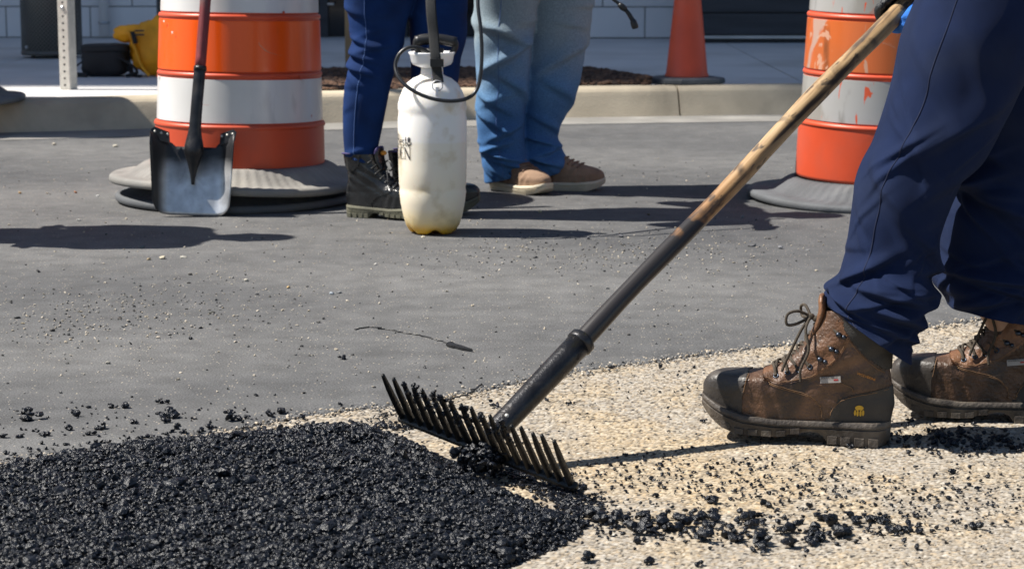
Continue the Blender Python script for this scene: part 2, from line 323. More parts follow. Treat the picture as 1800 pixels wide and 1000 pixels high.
def tank_mat():
    m = bpy.data.materials.new('translucent_tank'); m.use_nodes = True; N, L, b = nodes_of(m)
    tc = N.new('ShaderNodeTexCoord'); sx = N.new('ShaderNodeSeparateXYZ'); L.new(tc.outputs['Object'], sx.inputs[0])
    nz = N.new('ShaderNodeTexNoise'); nz.inputs['Scale'].default_value = 9; nz.inputs['Detail'].default_value = 7; L.new(tc.outputs['Object'], nz.inputs['Vector'])
    ma = N.new('ShaderNodeMath'); ma.operation = 'MULTIPLY_ADD'; ma.inputs[1].default_value = .012; L.new(nz.outputs[0], ma.inputs[0]); L.new(sx.outputs[2], ma.inputs[2])
    cr = N.new('ShaderNodeValToRGB'); e = cr.color_ramp.elements; cr.color_ramp.interpolation = 'LINEAR'
    e[0].position = .0; e[0].color = (.80, .40, .015, 1); e[1].position = 1; e[1].color = (.84, .83, .82, 1)
    for p, c in ((.022, (.82, .46, .04)), (.045, (.83, .66, .36)), (.09, (.83, .74, .58)), (.285, (.81, .76, .66)), (.292, (.83, .80, .76)), (.42, (.84, .82, .79))):
        x = cr.color_ramp.elements.new(p); x.color = (*c, 1)
    L.new(ma.outputs[0], cr.inputs[0])
    st = N.new('ShaderNodeTexNoise'); st.inputs['Scale'].default_value = 14; st.inputs['Detail'].default_value = 6; L.new(tc.outputs['Object'], st.inputs['Vector'])
    r = N.new('ShaderNodeMapRange'); r.inputs[1].default_value = .54; r.inputs[2].default_value = .72; r.inputs[4].default_value = .65; L.new(st.outputs[0], r.inputs[0])
    mx = N.new('ShaderNodeMix'); mx.data_type = 'RGBA'; L.new(r.outputs[0], mx.inputs[0]); L.new(cr.outputs[0], mx.inputs[6]); mx.inputs[7].default_value = (.52, .40, .22, 1)
    L.new(mx.outputs[2], b.inputs['Base Color']); b.inputs['Roughness'].default_value = .38
    b.inputs['Subsurface Weight'].default_value = .55; b.inputs['Subsurface Radius'].default_value = (.05, .045, .035); b.inputs['Subsurface Scale'].default_value = .8
    return m
def jeans_mat():
    m = bpy.data.materials.new('washed_denim'); m.use_nodes = True; N, L, b = nodes_of(m)
    tc = N.new('ShaderNodeTexCoord')
    n = N.new('ShaderNodeTexNoise'); n.inputs['Scale'].default_value = 5; n.inputs['Detail'].default_value = 6; L.new(tc.outputs['Object'], n.inputs['Vector'])
    f = N.new('ShaderNodeTexNoise'); f.inputs['Scale'].default_value = 260; f.inputs['Detail'].default_value = 3; L.new(tc.outputs['Object'], f.inputs['Vector'])
    sx = N.new('ShaderNodeSeparateXYZ'); L.new(tc.outputs['Object'], sx.inputs[0])
    # thighs and knees washed pale and dusty, shins and hems bluer
    r = N.new('ShaderNodeMapRange'); r.inputs[1].default_value = .22; r.inputs[2].default_value = .62; L.new(sx.outputs[2], r.inputs[0])
    ad = N.new('ShaderNodeMath'); ad.operation = 'MULTIPLY_ADD'; ad.inputs[1].default_value = .9; ad.inputs[2].default_value = -.36; L.new(n.outputs[0], ad.inputs[0])
    a2 = N.new('ShaderNodeMath'); a2.operation = 'ADD'; L.new(r.outputs[0], a2.inputs[0]); L.new(ad.outputs[0], a2.inputs[1])
    cr = N.new('ShaderNodeValToRGB'); e = cr.color_ramp.elements; e[0].position = .05; e[0].color = (.045, .125, .29, 1); e[1].position = 1; e[1].color = (.235, .30, .345, 1)
    x = cr.color_ramp.elements.new(.5); x.color = (.105, .215, .38, 1); L.new(a2.outputs[0], cr.inputs[0])
    r2 = N.new('ShaderNodeMapRange'); r2.inputs[1].default_value = .3; r2.inputs[2].default_value = .7; r2.inputs[3].default_value = .75; r2.inputs[4].default_value = 1.25; L.new(f.outputs[0], r2.inputs[0])
    mx = N.new('ShaderNodeMix'); mx.data_type = 'RGBA'; mx.blend_type = 'MULTIPLY'; mx.inputs[0].default_value = 1; L.new(cr.outputs[0], mx.inputs[6]); L.new(r2.outputs[0], mx.inputs[7])
    L.new(mx.outputs[2], b.inputs['Base Color']); b.inputs['Roughness'].default_value = .88; b.inputs['Specular IOR Level'].default_value = .2
    return m
M['tank'] = tank_mat(); M['jeans'] = jeans_mat()

# ------------------------------------------------------------------ the setting: ground, road, bare strip
gm = MB(); gm.add([(-300, -100, -.03), (300, -100, -.03), (300, 600, -.03), (-300, 600, -.03)], [(0, 1, 2, 3)])
tag(gm.build('ground', M['earth']), kind='structure')

def smooth1(a, k):
    ker = np.ones(k) / k; return np.convolve(np.pad(a, k // 2, mode='edge'), ker, 'valid')[:len(a)]
edge_px = [(-2200, 1010), (-900, 880), (-300, 835), (0, 806), (200, 782), (330, 766), (560, 722), (700, 704), (840, 686), (960, 658), (1100, 635), (1250, 617), (1400, 598), (1560, 580), (1650, 569), (1800, 548), (2300, 500), (3600, 420)]
EP = np.array([G(u, v)[:2] for u, v in edge_px])
def edge_y(x): return np.interp(x, EP[:, 0], EP[:, 1])
kerb_px = [(-1500, 262), (-700, 246), (-200, 240), (0, 238), (200, 233), (420, 224), (600, 216), (850, 211), (1040, 209), (1200, 206), (1420, 203), (1800, 198), (2600, 190)]
KP = np.array([G(u, v)[:2] for u, v in kerb_px])
def kerb_y(x): return np.interp(x, KP[:, 0], KP[:, 1], left=None, right=None)
kx = np.linspace(-12, 12, 241)
def ky_ext(x):
    y = np.interp(x, KP[:, 0], KP[:, 1]); return y
ky = smooth1(ky_ext(kx), 21)
def kerb_s(x): return np.interp(x, kx, ky)
GUT = .34
# road: a sheet 18 mm above the ground sheet whose near edge is broken off unevenly
xs = np.concatenate([np.linspace(-12, -2.0, 30, endpoint=False), np.linspace(-2.0, 2.4, 1100, endpoint=False), np.linspace(2.4, 12, 30)])
ye = edge_y(xs)
jag = np.array([.014 * noise.noise(Vector((x * 18, 3.1, 0))) + .012 * noise.noise(Vector((x * 60, 8.1, 0))) + .03 * noise.noise(Vector((x * 4, 1.7, 0))) for x in xs])
ye = ye + jag
rows = [(-.008, -.02), (-.002, -.006), (.012, -.0035), (.05, 0.)]
V = []
for dy, z in rows: V.append(np.stack([xs, ye + dy, np.full_like(xs, z)], 1))
yk = kerb_s(xs) - GUT
for t in (.05, .3, .65, 1.): V.append(np.stack([xs, (ye + .03) * (1 - t) + yk * t, np.zeros_like(xs)], 1))
V = np.concatenate(V); n = len(xs); F = []
idx = np.arange(n - 1)
F = np.concatenate([np.stack([r * n + idx, r * n + idx + 1, (r + 1) * n + idx + 1, (r + 1) * n + idx], 1) for r in range(7)])
tag(fastmesh('road', V, F, M['asphalt'], smooth=True), kind='structure')
# gutter
g = MB(); xg = np.linspace(-12, 12, 120); yg = kerb_s(xg)
rings = [np.array([(x, y - GUT - .004, -.015), (x, y - GUT, .003), (x, y + .02, .006), (x, y + .02, -.015)]) for x, y in zip(xg, yg)]
g.loft(rings); tag(g.build('gutter', M['gutter'], smooth=False), kind='structure')
# near part of the road in front of the bare strip (below the picture)
# bare strip: pebbly surface, real relief
def cells(X, Y, size, seed):
    gx = np.floor(X / size).astype(np.int64); gy = np.floor(Y / size).astype(np.int64)
    best = np.full(X.shape, 9e9); bid = np.zeros(X.shape, np.int64)
    for i in (-1, 0, 1):
        for j in (-1, 0, 1):
            cx, cy = gx + i, gy + j
            h = ((cx * 73856093) ^ (cy * 19349663) ^ (seed * 83492791)) & 0x7fffffff
            r1 = ((h * 1103515245 + 12345) & 0x7fffffff) / 0x7fffffff; r2 = ((h * 22695477 + 1) & 0x7fffffff) / 0x7fffffff
            px = (cx + .5 + .8 * (r1 - .5)) * size; py = (cy + .5 + .8 * (r2 - .5)) * size
            d = np.hypot(X - px, Y - py); k = d < best; best = np.where(k, d, best); bid = np.where(k, h, bid)
    return best, bid
def hsh(b, k): return ((b * (2654435761 + 40503 * k) + 977 * k) & 0xffffff) / 0xffffff
gx = np.arange(-1.15, 1.95, .0030); gy = np.concatenate([np.arange(2.72, 3.9, .0042), np.arange(3.9, 5.9, .0062)])
X, Y = np.meshgrid(gx, gy)
d1, b1 = cells(X, Y, .0100, 1); d2, b2 = cells(X, Y, .0056, 2)
h1 = hsh(b1, 1); h2 = hsh(b2, 1); 
big = (h1 > .45)
z1 = np.clip(1 - (d1 / (.0034 + .0024 * hsh(b1, 2))) ** 2, 0, 1) * (.0014 + .0018 * hsh(b1, 3)) * big
z2 = np.clip(1 - (d2 / .0036) ** 2, 0, 1) * (.0006 + .0012 * h2)
lf = np.zeros(X.shape)
Z = np.maximum(z1, z2)
isb = z1 > z2
wave = .004 * np.sin(X * 3.1 + 1.2 * np.sin(Y * 2.3)) * np.cos(Y * 2.7)
# low spots where fines fill between the stones (noise by cells of 9 cm blurred)
q = rng.random((40, 44)); yi = (Y - 2.7) / 3.2 * 38; xi = (X + 1.2) / 3.2 * 42
y0 = yi.astype(int); x0 = xi.astype(int); fy, fx = yi - y0, xi - x0; fy = fy * fy * (3 - 2 * fy); fx = fx * fx * (3 - 2 * fx)
lf = (q[y0, x0] * (1 - fx) + q[y0, x0 + 1] * fx) * (1 - fy) + (q[y0 + 1, x0] * (1 - fx) + q[y0 + 1, x0 + 1] * fx) * fy
pal = .46 * np.array((.42, .365, .29)) + .42 * np.array([(.52, .43, .31), (.60, .52, .40), (.46, .37, .26), (.66, .60, .50), (.38, .31, .23), (.50, .44, .36), (.30, .27, .24), (.58, .42, .24), (.42, .38, .33), (.70, .65, .57)])
bc = np.where(isb, b1, b2); ci = (hsh(bc, 5) * 10).astype(int) % 10
C = pal[ci] * (.75 + .5 * hsh(bc, 6))[..., None]
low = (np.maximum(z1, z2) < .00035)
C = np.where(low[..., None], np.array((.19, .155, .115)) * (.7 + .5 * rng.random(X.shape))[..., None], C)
dk = (hsh(bc, 7) > .955 - .06 * lf) & ~low
C = np.where(dk[..., None], np.array((.035, .034, .034)), C)
warm = np.clip((lf - .5) * 1.6 + 1.1 * np.exp(-(((X - .33) / .34) ** 2 + ((Y - 3.62) / .42) ** 2)) - .15, 0, 1)[..., None]                     # sandy binder patches versus grey-worn ones
C = C * (1 - warm) * np.array((.82, .83, .85)) + C * warm * np.array((.96, .90, .79))
Zt = -.0085 + Z * (.75 + .4 * lf) + .002 * lf
keep = (Y < edge_y(X) + .10)
kq = keep[:-1, :-1]
nx = len(gx); ii = np.arange(X.size).reshape(X.shape)
Fq = np.stack([ii[:-1, :-1], ii[:-1, 1:], ii[1:, 1:], ii[1:, :-1]], -1)[kq]
used = np.zeros(X.size, bool); used[Fq.ravel()] = True; remap = np.cumsum(used) - 1
Vp = np.stack([X, Y, Zt], -1).reshape(-1, 3)[used]; Cp = np.concatenate([C.reshape(-1, 3)[used], np.ones((used.sum(), 1))], 1)
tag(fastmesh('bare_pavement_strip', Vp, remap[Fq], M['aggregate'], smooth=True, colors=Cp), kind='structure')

# ------------------------------------------------------------------ kerb, sidewalk
kerb = empty('kerb', (0, float(kerb_s(0)), 0), kind='structure')
kprof = [(-.006, -.02), (.045, .104), (.0495, .115), (.056, .127), (.067, .138), (.082, .146), (.10, .150), (.18, .150), (.18, -.02)]
joints = [-12, -9.1, -6.4, -3.75, -.95, .84, 3.6, 6.4, 9.2, 12]
for a, b in zip(joints[:-1], joints[1:]):
    k = MB(); xx = np.linspace(a + .004, b - .004, 24); yy = kerb_s(xx); sl = np.gradient(yy, xx)
    k.loft([np.array([(x - s * p, y + p, z + .0015 * noise.noise(Vector((x * 9, p * 20, z * 20)))) for p, z in kprof]) for x, y, s in zip(xx, yy, sl)])
    k.build('kerb_stone', M['concrete'], kerb, smooth=True, auto=12)
walk = empty('sidewalk', (0, 13, 0), kind='structure')
WALL_Y = 16.0
for i, a in enumerate(np.arange(-12, 12, 1.5)):
    for j in range(4):
        y0_ = max(kerb_s(a), kerb_s(a + 1.5)) + .182 if j == 0 else 11.55 + (j - 1) * 1.56 + .008
        k = MB()
        if j == 0:
            xx = np.linspace(a + .004, a + 1.496, 8); yl = kerb_s(xx) + .184
            k.loft([np.array([(x, y, .0), (x, y, .146), (x, 11.55, .146), (x, 11.55, .0)]) for x, y in zip(xx, yl)])
        else:
            k.box((a + .004, y0_, 0), (a + 1.496, 11.55 + j * 1.56, .146 + rnd.uniform(-.001, .001)))
        k.build('paving_slab', M['walk'], walk, smooth=False)
ub = MB().box((-12, 11.6, -.02), (12, 16.3, .12)); ub.build('slab_bed', M['earth'], walk, smooth=False)

# mulch bed behind the kerb: a low mound of bark chips
bedx = np.linspace(G(430, 150, .15)[0], G(1150, 150, .15)[0], 60)
def bed_far(x):
    p = [G(430, 126, .15), (G(1030, 124, .15)), G(1090, 136, .15), G(1150, 152, .15)]
    return np.interp(x, [q_[0] for q_ in p], [q_[1] for q_ in p])
bm_ = []; bc_ = []; bf_ = []
ico = bmesh.new(); bmesh.ops.create_icosphere(ico, subdivisions=1, radius=1); 
IV = np.array([v.co[:] for v in ico.verts]); IFc = np.array([[v.index for v in f.verts] for f in ico.faces]); ico.free()
t_ = (1 + 5 ** .5) / 2
I0 = np.array([(-1,t_,0),(1,t_,0),(-1,-t_,0),(1,-t_,0),(0,-1,t_),(0,1,t_),(0,-1,-t_),(0,1,-t_),(t_,0,-1),(t_,0,1),(-t_,0,-1),(-t_,0,1)]) / math.hypot(1, t_)
I0F = np.array([(0,11,5),(0,5,1),(0,1,7),(0,7,10),(0,10,11),(1,5,9),(5,11,4),(11,10,2),(10,7,6),(7,1,8),(3,9,4),(3,4,2),(3,2,6),(3,6,8),(3,8,9),(4,9,5),(2,4,11),(6,2,10),(8,6,7),(9,8,1)])
def rocks(P, S, flat=(1, 1, .8), jit=.22, base=(I0, I0F), seed=1):
    """one array mesh of many little stones: P (n,3) centres, S (n,) radii"""
    g_ = np.random.default_rng(seed); V0, F0 = base; n_ = len(P); k = len(V0)
    A = g_.normal(size=(n_, 3, 3)); Q = np.linalg.qr(A)[0]
    Vv = V0[None] * (1 + jit * g_.normal(size=(n_, k, 1))) * (1 + .25 * g_.normal(size=(n_, 1, 3)))
    Vv = np.einsum('nkj,nji->nki', Vv, Q) * np.array(flat) * S[:, None, None] + P[:, None, :]
    return Vv.reshape(-1, 3), (F0[None] + (np.arange(n_) * k)[:, None, None]).reshape(-1, 3)
nchip = 9000
cx = rng.uniform(bedx[0], bedx[-1], nchip); yn = kerb_s(cx) + .19; yf = bed_far(cx); ok = yf > yn + .02
cx, yn, yf = cx[ok], yn[ok], yf[ok]; tt = rng.random(len(cx)); cy = yn + (yf - yn) * tt
hz = .150 + .035 * np.sin(np.pi * np.clip(tt, .02, .98)) ** .6
MV, MF = rocks(np.stack([cx, cy, hz], 1), rng.uniform(.012, .026, len(cx)), (1, 1, .45), .2, seed=3)
mc = np.array([(.10, .055, .035), (.065, .036, .025), (.14, .08, .05), (.045, .028, .022)])[rng.integers(0, 4, len(cx))]
mcol = np.concatenate([np.repeat(mc, 12, 0), np.ones((len(cx) * 12, 1))], 1)
tag(fastmesh('bark_mulch', MV, MF, M['mulch'], colors=mcol), 'brown bark mulch bed between the kerb and the sidewalk', 'mulch', kind='stuff')

# ------------------------------------------------------------------ building behind the sidewalk
bld = empty('building', (0, WALL_Y, .146), 'white block building with dark cladding and a dark doorway across the sidewalk', 'building')
def px_x(u, Y_): return D(u, 60, Y_)[0]
xl = -26; d0 = px_x(277, WALL_Y); d1_ = px_x(836, WALL_Y); w1 = px_x(1206, WALL_Y); 
BH, BW = .225, .62
def blocks(xa, xb, Yf, rows_):
    for r_ in range(rows_):
        x_ = xa - (.31 if r_ % 2 else 0)
        while x_ < xb:
            a, b = max(x_, xa), min(x_ + BW, xb)
            if b - a > .03 and b > -6 and a < 6:
                k = MB().box((a + .004, Yf, .150 + r_ * BH + .004), (b - .004, Yf + .12, .150 + (r_ + 1) * BH - .004)); bevel(k.build('wall_block', M['block'], bld, smooth=False), .004, 1)
            x_ += BW
blocks(-6.2, d0, WALL_Y, 5); blocks(d1_, w1, WALL_Y - .1, 5)
MB().box((-6.2, WALL_Y + .009, .147), (d0, WALL_Y + .3, 1.3)).build('mortar_backing', M['gutter'], bld, smooth=False)
MB().box((d1_ + .002, WALL_Y - .091, .147), (w1 - .002, WALL_Y + .3, 1.3)).build('mortar_backing', M['gutter'], bld, smooth=False)
MB().box((xl, WALL_Y + .02, .147), (-6.21, WALL_Y + .4, 1.3)).build('wall', M['block'], bld, smooth=False)
MB().box((xl, WALL_Y + .03, 1.305), (14, WALL_Y + 8, 8.5)).build('upper_wall', M['block'], bld, smooth=False)
MB().box((-24, 11.75, .0), (-9, 24, 27)).build('added_shade_block', M['block'], bld, smooth=False)  # unseen tall block, added beyond the left edge to shade the sidewalk
# recessed doorway: dark glass between two frames
MB().box((d0, WALL_Y + .16, .15), (d1_, WALL_Y + .2, 1.3)).build('door_glass', M['dark_glass'], bld, smooth=False)
for u in (281, 560, 700):
    x_ = px_x(u, WALL_Y); MB().box((x_, WALL_Y + .10, .15), (x_ + .06, WALL_Y + .16, 1.3)).build('door_frame', M['dark_board'], bld, smooth=False)
MB().box((px_x(575, WALL_Y), WALL_Y + .06, .385), (px_x(586, WALL_Y), WALL_Y + .10, .40)).build('door_pull', M['alu'], bld, smooth=False)
# dark horizontal boards to the right, standing 0.6 m forward
DY = WALL_Y - .75
x0_, x1_ = w1, 7.5
for r_ in range(7):
    k = MB().box((x0_, DY + rnd.uniform(0, .004), .20 + r_ * .155 + .005), (x1_, DY + .03, .20 + (r_ + 1) * .155 - .004)); bevel(k.build('cladding_board', M['dark_board'], bld, smooth=False), .003, 1)
MB().box((x0_ + .002, DY + .031, .147), (x1_, DY + .78, 1.3)).build('cladding_backing', M['dark_board'], bld, smooth=False)
MB().box((x0_, DY - .02, .178), (x1_, DY + .02, .198)).build('base_flashing', M['alu'], bld, smooth=False)
MB().tube([(px_x(186, WALL_Y), WALL_Y - .06, .17), (px_x(186, WALL_Y), WALL_Y - .06, 1.5)], .036, 16).build('downspout', M['block'], bld)
MB().tube([(px_x(186, WALL_Y), WALL_Y - .06, .25), (px_x(186, WALL_Y), WALL_Y - .06, .27)], .042, 16).build('pipe_clip', M['alu'], bld)

# ------------------------------------------------------------------ fresh asphalt
pile_px = [(-500, 850), (-200, 838), (0, 822), (120, 796), (210, 782), (400, 766), (560, 752), (650, 750), (715, 768), (790, 806), (850, 840), (940, 880), (1036, 914), (1010, 942), (900, 990), (800, 1022), (600, 1110), (-100, 1250), (-700, 1150)]
PP = np.array([G(u, v)[:2] for u, v in pile_px])
def inside(P, poly):
    x, y = P[:, 0], P[:, 1]; c = np.zeros(len(P), bool); j = len(poly) - 1
    for i in range(len(poly)):
        xi_, yi_ = poly[i]; xj, yj = poly[j]
        c ^= ((yi_ > y) != (yj > y)) & (x < (xj - xi_) * (y - yi_) / (yj - yi_ + 1e-12) + xi_); j = i
    return c
def edist(P, poly):
    d = np.full(len(P), 9e9)
    for i in range(len(poly)):
        a = poly[i]; b = poly[(i + 1) % len(poly)]; ab = b - a
        t = np.clip(((P - a) @ ab) / (ab @ ab), 0, 1); d = np.minimum(d, np.hypot(*(P - (a + t[:, None] * ab)).T))
    return d
def pile_h(P):
    d = edist(P, PP); h = .034 * (1 - np.exp(-d / .055))
    w_ = np.array([noise.noise(Vector((x * 5, y * 5, .3))) * .008 + noise.noise(Vector((x * 17, y * 17, 2.3))) * .006 + noise.noise(Vector((x * 42, y * 42, 5.3))) * .005 for x, y in P])
    return h + w_ * np.clip(d / .08, 0, 1)
px_ = np.arange(-1.5, .22, .014); py_ = np.arange(2.2, 4.25, .014); XX, YY = np.meshgrid(px_, py_); P2 = np.stack([XX.ravel(), YY.ravel()], 1)
ins = inside(P2, PP); H = np.full(len(P2), -.03); H[ins] = -.008 + np.maximum(pile_h(P2[ins]) - .003, 0)
ii = np.arange(len(P2)).reshape(XX.shape); Fq = np.stack([ii[:-1, :-1], ii[:-1, 1:], ii[1:, 1:], ii[1:, :-1]], -1).reshape(-1, 4)
Fq = Fq[ins[Fq].any(1)]
base_v = np.stack([P2[:, 0], P2[:, 1], H], 1)
fa = empty('fresh_asphalt', (-.4, 3.3, 0), 'layer of fresh black hot mix asphalt spread on the bare strip', 'asphalt', kind='stuff')
o_ = fastmesh('asphalt_bed', base_v - np.array((-.4, 3.3, 0)), Fq, M['fresh'], fa, smooth=True); o_['kind'] = 'stuff'
PV = []; PF = []; off = 0
for nn, lo, hi, sd_ in ((80000, .0016, .0032, 5), (30000, .0028, .0046, 6), (7500, .0042, .0066, 8), (900, .006, .0088, 9), (260, .008, .0125, 10)):
    P = np.stack([rng.uniform(-1.15, .2, nn), rng.uniform(2.72, 4.2, nn)], 1); P = P[inside(P, PP)]
    # crumbs also spill a little over the edge
    S = rng.uniform(lo, hi, len(P)); zz = -.008 + pile_h(P) + S * rng.uniform(-.2, .8, len(P))
    v_, f_ = rocks(np.concatenate([P, zz[:, None]], 1), S, seed=sd_, jit=.2 if lo < .004 else .13, base=(I0, I0F) if lo < .004 else (IV, IFc)); PV.append(v_); PF.append(f_ + off); off += len(v_)
o_ = fastmesh('asphalt_crumbs', np.concatenate(PV) - np.array((-.4, 3.3, 0)), np.concatenate(PF), M['fresh'], fa); o_['kind'] = 'stuff'

# fine crumbs strewn on the bare strip and along the road edge: uncountable
PV = []; PF = []; off = 0
def strew(n_, fn, lo, hi, sd_):
    global off
    P = fn(n_); S = rng.uniform(lo, hi, len(P)) ; z = np.where(P[:, 1] > edge_y(P[:, 0]) + .02,   .0, -.005)
    v_, f_ = rocks(np.concatenate([P, (z + S * .6)[:, None]], 1), S, seed=sd_); PV.append(v_); PF.append(f_ + off); off += len(v_)
def around(pxs, sd):
    c = np.array([G(u, v)[:2] for u, v in pxs])
    def f(n_):
        k = rng.integers(0, len(c) - 1, n_); t = rng.random(n_)[:, None]; return c[k] * (1 - t) + c[k + 1] * t + rng.normal(0, 1, (n_, 2)) * np.array(sd)
    return f
strew(220, around([(1000, 918), (1150, 920), (1300, 935), (1450, 930), (1600, 925)], (.03, .045)), .002, .005, 11)
strew(800, around([(1010, 860), (1200, 830), (1400, 850), (1600, 880), (1800, 850)], (.10, .11)), .0015, .0036, 12)
strew(230, around([(1560, 760), (1700, 775), (1800, 770)], (.05, .05)), .002, .0055, 13)
strew(330, around([(0, 806), (200, 778), (420, 755), (640, 742), (720, 748)], (.02, .02)), .002, .005, 14)
strew(150, around([(0, 740), (300, 745), (500, 730)], (.12, .10)), .0015, .003, 15)
strew(700, around([(840, 800), (960, 850), (1040, 900)], (.02, .035)), .002, .005, 16)
strew(600, lambda n_: np.stack([rng.uniform(-.2, 1.2, n_), rng.uniform(2.9, 4.6, n_)], 1), .0012, .003, 17)
tag(fastmesh('asphalt_grit', np.concatenate(PV), np.concatenate(PF), M['fresh']), 'fine black asphalt grit strewn over the tan strip and road edge', 'grit', kind='stuff')
# pale grit on the old road
ng = 1500
P = np.stack([rng.uniform(-2.4, 2.4, ng), 4.2 + 4.6 * rng.random(ng) ** 1.3], 1)
c_ = np.concatenate([np.array([G(u, v)[:2] for u, v in zip(rng.normal(*a_, 260), rng.normal(*b_, 260))]) for a_, b_ in (((130, 110), (565, 28)), ((330, 150), (545, 30)), ((1150, 120), (445, 20)), ((900, 160), (445, 18)))])
P = np.concatenate([P, c_]); P = P[P[:, 1] > edge_y(P[:, 0]) + .04]
S = rng.uniform(.0014, .0036, len(P)); gv, gf = rocks(np.concatenate([P, (S * .5)[:, None]], 1), S, seed=21)
gp = np.array([(.36, .31, .24), (.22, .21, .20), (.05, .05, .05), (.48, .42, .34), (.09, .085, .08)])[rng.integers(0, 5, len(P))]
ne = 2400
xe = rng.uniform(-1.0, 1.9, ne); P3 = np.stack([xe, edge_y(xe) + rng.normal(.0, .03, ne)], 1); S3 = rng.uniform(.0014, .0038, ne)
v3, f3 = rocks(np.concatenate([P3, (-.004 + S3 * .35)[:, None]], 1), S3, (1, 1, .7), .12, seed=22)
p3 = np.array([(.45, .38, .29), (.36, .30, .22), (.50, .44, .36), (.17, .165, .16), (.13, .13, .13), (.20, .19, .18)])[rng.integers(0, 6, ne)]
gf = np.concatenate([gf, f3 + len(gv)]); gv = np.concatenate([gv, v3]); gp = np.concatenate([gp, p3]); P = np.concatenate([P, P3])
tag(fastmesh('road_grit', gv, gf, M['stone'], colors=np.concatenate([np.repeat(gp, 12, 0), np.ones((len(P) * 12, 1))], 1)), 'fine pale and dark grit scattered over the worn road', 'grit', kind='stuff')

def single_rock(name, p, s, m, label, cat, group, seed, flat=(1, 1, .75), c=None, clump=0):
    if clump:
        g_ = np.random.default_rng(seed); k = clump
        Pc = g_.normal(0, .55, (k, 3)) * s * np.array((1, 1, .5)); Pc[0] = 0; Pc[:, 2] = np.abs(Pc[:, 2])
        Sz = s * g_.uniform(.42, .74, k); v_, f_ = rocks(Pc, Sz, flat, .10, (IV, IFc), seed=seed)
    else: v_, f_ = rocks(np.zeros((1, 3)), np.array([s]), flat, .09, (IV, IFc), seed)
    v_[:, 2] -= v_[:, 2].min()
    cc = None if c is None else np.tile(np.array([*c, 1.]), (len(v_), 1))
    o = fastmesh(name, v_, f_, m, colors=cc); o.location = [float(q_) for q_ in p]
    return tag(o, label, cat, group)
def gz(u, v):
    p = G(u, v); on = p[1] > edge_y(p[0]) + .02
    return G(u, v, -.001 if on else -.006)
k_ = 100
road_clumps = [(40, 728, 12), (52, 740, 13), (132, 731, 10), (195, 718, 10), (218, 718, 9), (297, 735, 17), (290, 742, 9), (284, 710, 8), (158, 718, 6), (178, 755, 10), (123, 757, 8), (157, 765, 7), (74, 767, 7), (34, 770, 7), (5, 770, 8), (238, 745, 7), (276, 729, 6), (405, 727, 8), (408, 740, 11), (420, 738, 9), (435, 737, 6), (472, 731, 10), (493, 727, 9), (452, 697, 6), (316, 749, 7), (308, 754, 7), (368, 752, 8), (350, 763, 10), (322, 766, 8), (604, 632, 9), (747, 648, 5), (531, 735, 7), (600, 712, 6), (336, 597, 6), (38, 757, 5), (340, 738, 5)]
for u, v, s in road_clumps:
    k_ += 1; p = gz(u, v); o_ = single_rock('asphalt_clump', p, s / 950. * .95, M['fresh'], 'small black asphalt clump lying on the grey road beyond the fresh asphalt', 'asphalt clump', 'loose clumps on the road beyond the fresh asphalt', k_, clump=5 if s > 6 else 3)
    if s == 17: o_['label'] = 'largest black asphalt clump lying alone on the grey road behind the pile'
    if (u, v) == (604, 632): o_['label'] = 'lone black asphalt clump on open road near the long crack'
tip_clumps = [(1035, 912, 12), (1060, 917, 13), (1085, 912, 11), (1082, 922, 11), (1100, 920, 9), (1118, 938, 11), (1132, 916, 11), (1145, 935, 9), (1165, 915, 10), (1180, 932, 13), (1195, 912, 11), (1205, 925, 12), (1225, 918, 11), (1230, 950, 13), (1245, 912, 12), (1252, 905, 10), (1250, 885, 10), (1250, 928, 9), (1285, 945, 10), (1300, 950, 10), (1305, 913, 10), (1316, 925, 11), (1325, 912, 9), (1332, 958, 13), (1340, 966, 9), (1340, 922, 8), (1380, 935, 13), (1390, 961, 10), (1350, 892, 7), (1425, 893, 8), (1425, 954, 11), (1440, 948, 9), (1432, 933, 10), (1448, 914, 10), (1462, 922, 11), (1480, 942, 11), (1470, 944, 9), (1495, 909, 8), (1510, 923, 10), (1535, 915, 9), (1550, 920, 9), (1562, 936, 8), (1590, 935, 10), (1612, 935, 7), (1713, 930, 10), (1675, 832, 7), (1215, 905, 7), (1120, 955, 7), (1050, 940, 7), (1032, 985, 9), (1140, 990, 8), (1225, 995, 7), (1155, 873, 6)]
for u, v, s in tip_clumps:
    k_ += 1; p = gz(u, v); single_rock('asphalt_clump', p, s / 1010. * 1.15, M['fresh'], 'black asphalt clump in the trail running out from the tip of the fresh asphalt', 'asphalt clump', 'clumps trailing from the tip of the fresh asphalt', k_, clump=6 if s > 8 else 3)
boot_clumps = [(868, 714, 8), (960, 704, 6), (1000, 712, 5), (1160, 647, 6), (1075, 648, 5), (1100, 802, 5), (1495, 786, 6), (1602, 740, 7), (1640, 760, 8), (1652, 770, 12), (1640, 780, 9), (1690, 765, 8), (1720, 776, 7), (1755, 775, 8), (1615, 770, 6), (1668, 782, 8), (1790, 790, 7), (1235, 742, 5), (1283, 743, 9), (1300, 747, 7)]
for u, v, s in boot_clumps:
    k_ += 1; p = gz(u, v); single_rock('asphalt_clump', p, s / 960. * 1.05, M['fresh'], 'black asphalt clump on the tan strip between the rake and the brown boots', 'asphalt clump', 'clumps on the tan strip near the rake and brown boots', k_, clump=5)
